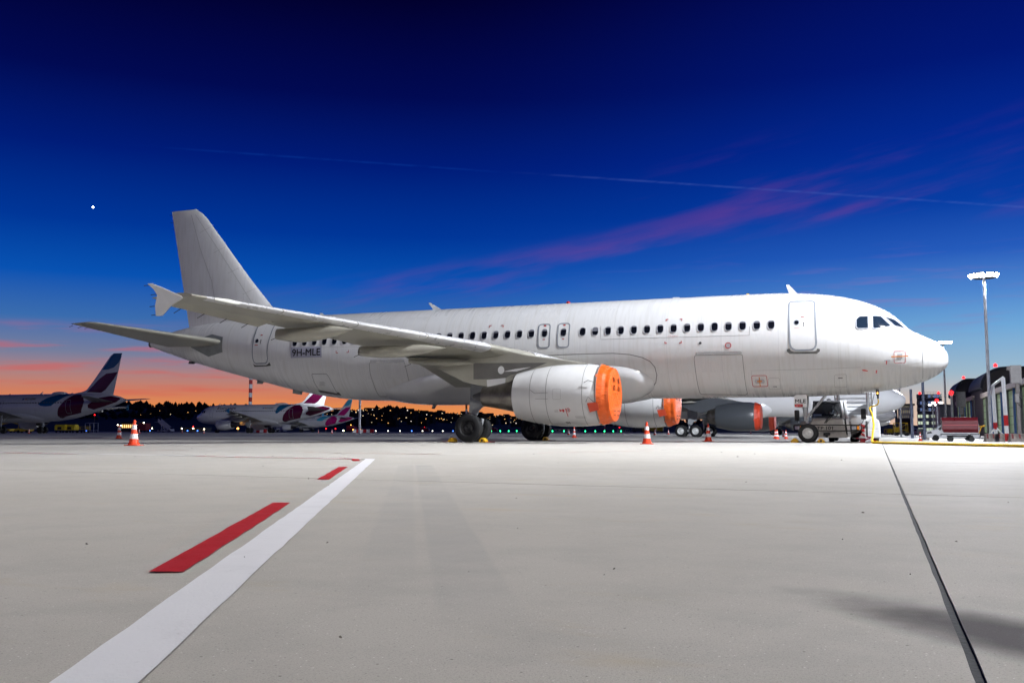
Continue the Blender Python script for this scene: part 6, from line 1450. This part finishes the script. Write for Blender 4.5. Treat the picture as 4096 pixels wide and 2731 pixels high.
# red-white plastic barriers on the apron
def water_barrier(px, D, label, n=5):
    t = thing('plastic_barrier', label, 'barrier', gnd(px, D), .05, 'red and white plastic barriers'); w = 1.0
    for i in range(n): MB().prism([(-.25, 0), (.25, 0), (.12, .4), (.12, .85), (-.12, .85), (-.12, .4)], i * w + .02, i * w + w - .02, 'x').build('block', REDW if i % 2 else WPAINT, t)
water_barrier(1412, 255, 'row of red and white barriers at the foot of the dark mast', 6); water_barrier(982, 230, 'row of red and white barriers under the D-AKNU airliner', 7)
# runway and taxiway edge lights
GRN = pm('green_light', (.1, .8, .3), .3, emit=(.02, 1.0, .28), estr=9); WHT = pm('white_light', (.9, .9, .9), .3, emit=(1, .97, .9), estr=5); BLL = pm('blue_light', (.1, .2, .9), .3, emit=(.05, .18, 1.0), estr=7)
def edge_light(px, D, mat, label, grp, hz=.55):
    t = thing('edge_light', label, 'airfield light', gnd(px, D), 0, grp); MB().lathe([(0, .18), (.06, .18), (.08, .05), (hz - .2, .05)], (0, 0, 0), 'z', 8).build('stake', YEL, t); MB().lathe([(hz - .2, .09), (hz - .1, .14), (hz + .02, .12), (hz + .06, .03)], (0, 0, 0), 'z', 10).build('lens', mat, t)
for px in (1965, 2001, 2035, 2067, 2210, 2256, 2341, 2381, 2418, 2453, 2484): edge_light(px, 235, GRN, 'green airfield light in the row behind the main wheels', 'green airfield lights')
for px in (1503, 1552, 1600, 1690, 1730, 1771): edge_light(px, 262, WHT, 'white airfield light in the far row under the belly', 'white airfield lights')
for px in (1420, 1647, 1812, 600, 750, 790, 345): edge_light(px, 262, BLL, 'blue airfield light low on the far taxiway edge', 'blue airfield lights')

# ------------------------------------------------------------------ wooded hill with a lit town
RID = [(-1500, 1600), (-400, 1612), (200, 1622), (560, 1628), (700, 1631), (850, 1636), (1000, 1642), (1150, 1648), (1300, 1652), (1450, 1648), (1560, 1643), (1640, 1648), (1720, 1657), (1850, 1662), (1950, 1668), (2050, 1673), (2150, 1679), (2300, 1684), (2800, 1687), (3300, 1692), (3700, 1700), (4600, 1706)]
HILLM = pm('hill_ground', (.010, .012, .014), .95, var=.3, vscale=.01)
rows = []
for fr_, Dd in ((0.0, 900), (.25, 1250), (.6, 1700), (1.0, 2200), (.7, 3000)):
    row = []
    for px in np.linspace(-1500, 4600, 150):
        y = float(np.interp(px, [a for a, _ in RID], [b for _, b in RID])) + 2.5 * math.sin(px * .021) + 1.5 * math.sin(px * .053)
        hz_ = (1726 - y) * 2200 / CF * fr_ + 0.4 - 2.0 * (fr_ == 0); p = gnd(px, Dd); row.append((p[0], p[1], max(-1.5, hz_)))
    rows.append(row)
hm = MB(); n = len(rows[0]); hm.add([p for r_ in rows for p in r_], [(k * n + i, k * n + i + 1, (k + 1) * n + i + 1, (k + 1) * n + i) for k in range(4) for i in range(n - 1)])
hill = hm.build('hill', HILLM, None, smooth=80); hill['kind'] = 'structure'
rt = random.Random(11)
def hill_z(px, fr_): return (1726 - float(np.interp(px, [a for a, _ in RID], [b for _, b in RID]))) * 2200 / CF * fr_
TREEM = pm('dusk_foliage', (.016, .020, .014), .95, var=.4, vscale=.05)
tm_ = MB()
def tree_blob(p, r, h_):
    """small ragged crown of leaf-clump facets on a trunk"""
    x, y, z = p; k = 7; rings = []
    prof = [(0, .06), (.18, .10), (.22, .55), (.40, .95), (.62, .85), (.82, .5), (1.0, .06)]
    for f, q in prof: rings.append([(x + r * q * rt.uniform(.65, 1.25) * math.cos(2 * math.pi * i / k), y + r * q * rt.uniform(.65, 1.25) * math.sin(2 * math.pi * i / k), z + h_ * (f + rt.uniform(-.04, .04))) for i in range(k)])
    tm_.loft(rings)
for i in range(1500):
    px = rt.uniform(300, 2900); on = rt.random() < .45; fr_ = 1.0 if on else rt.uniform(.25, .97); Dd = float(np.interp(fr_, [0, .25, .6, 1], [900, 1250, 1700, 2200])); p = gnd(px, Dd); h_ = rt.uniform(5, 11) * (rt.uniform(.8, 1.6) if px < 1150 or 1500 < px < 1620 else .8); tree_blob((p[0], p[1], hill_z(px, fr_) - 1.5), h_ * rt.uniform(.3, .55), h_)
tr = tm_.build('hill_woodland', TREEM); tag(tr, 'dark woodland covering the far hill', None, None, 'stuff')
HB = pm('town_walls', (.02, .02, .022), .9)
LB = [MB(), MB(), MB()]; hb = MB()
for i in range(330):
    px = rt.uniform(1240, 2330) if rt.random() < .86 else rt.uniform(540, 1240); fr_ = rt.uniform(.12, .93) if px > 1240 else rt.uniform(.3, .8); Dd = float(np.interp(fr_, [0, .25, .6, 1], [900, 1250, 1700, 2200])); p = gnd(px, Dd); z = hill_z(px, fr_) + rt.uniform(3, 8); s_ = rt.uniform(.5, 1.1) * Dd / 2000
    if rt.random() < .5: hb.box((p[0], p[1] + 5, z - 1), (rt.uniform(8, 16), 8, rt.uniform(7, 12)))
    LB[0 if rt.random() < .62 else 1 if rt.random() < .75 else 2].box((p[0] + rt.uniform(-3, 3), p[1] - 1.5, z), (s_ * rt.uniform(1, 1.8), s_, s_))
tag(hb.build('hillside_houses', HB), 'dark far houses of the town on the hill', None, None, 'stuff')
for b, c, e in zip(LB, ((1.0, .50, .14), (1.0, .80, .48), (1.0, .9, .8)), (1.8, 1.8, 2.2)): tag(b.build('town_lights', pm('town_light_%.2f' % c[1], (.5, .4, .3), .5, emit=c, estr=e)), 'tiny window and street lights of the far town', None, None, 'stuff')
# bright planet left of the tail fin
p = atD(372, 829, 4000); o = MB().lathe([(-4, .5), (-3, 2.6), (0, 4), (3, 2.6), (4, .5)], (0, 0, 0), 'z', 12).build('evening_planet', pm('planet', (1, 1, 1), .5, emit=(1, .97, .92), estr=12), None, smooth=80); o.location = p; tag(o, 'bright planet shining in the dark blue sky left of the tail fin', 'planet')
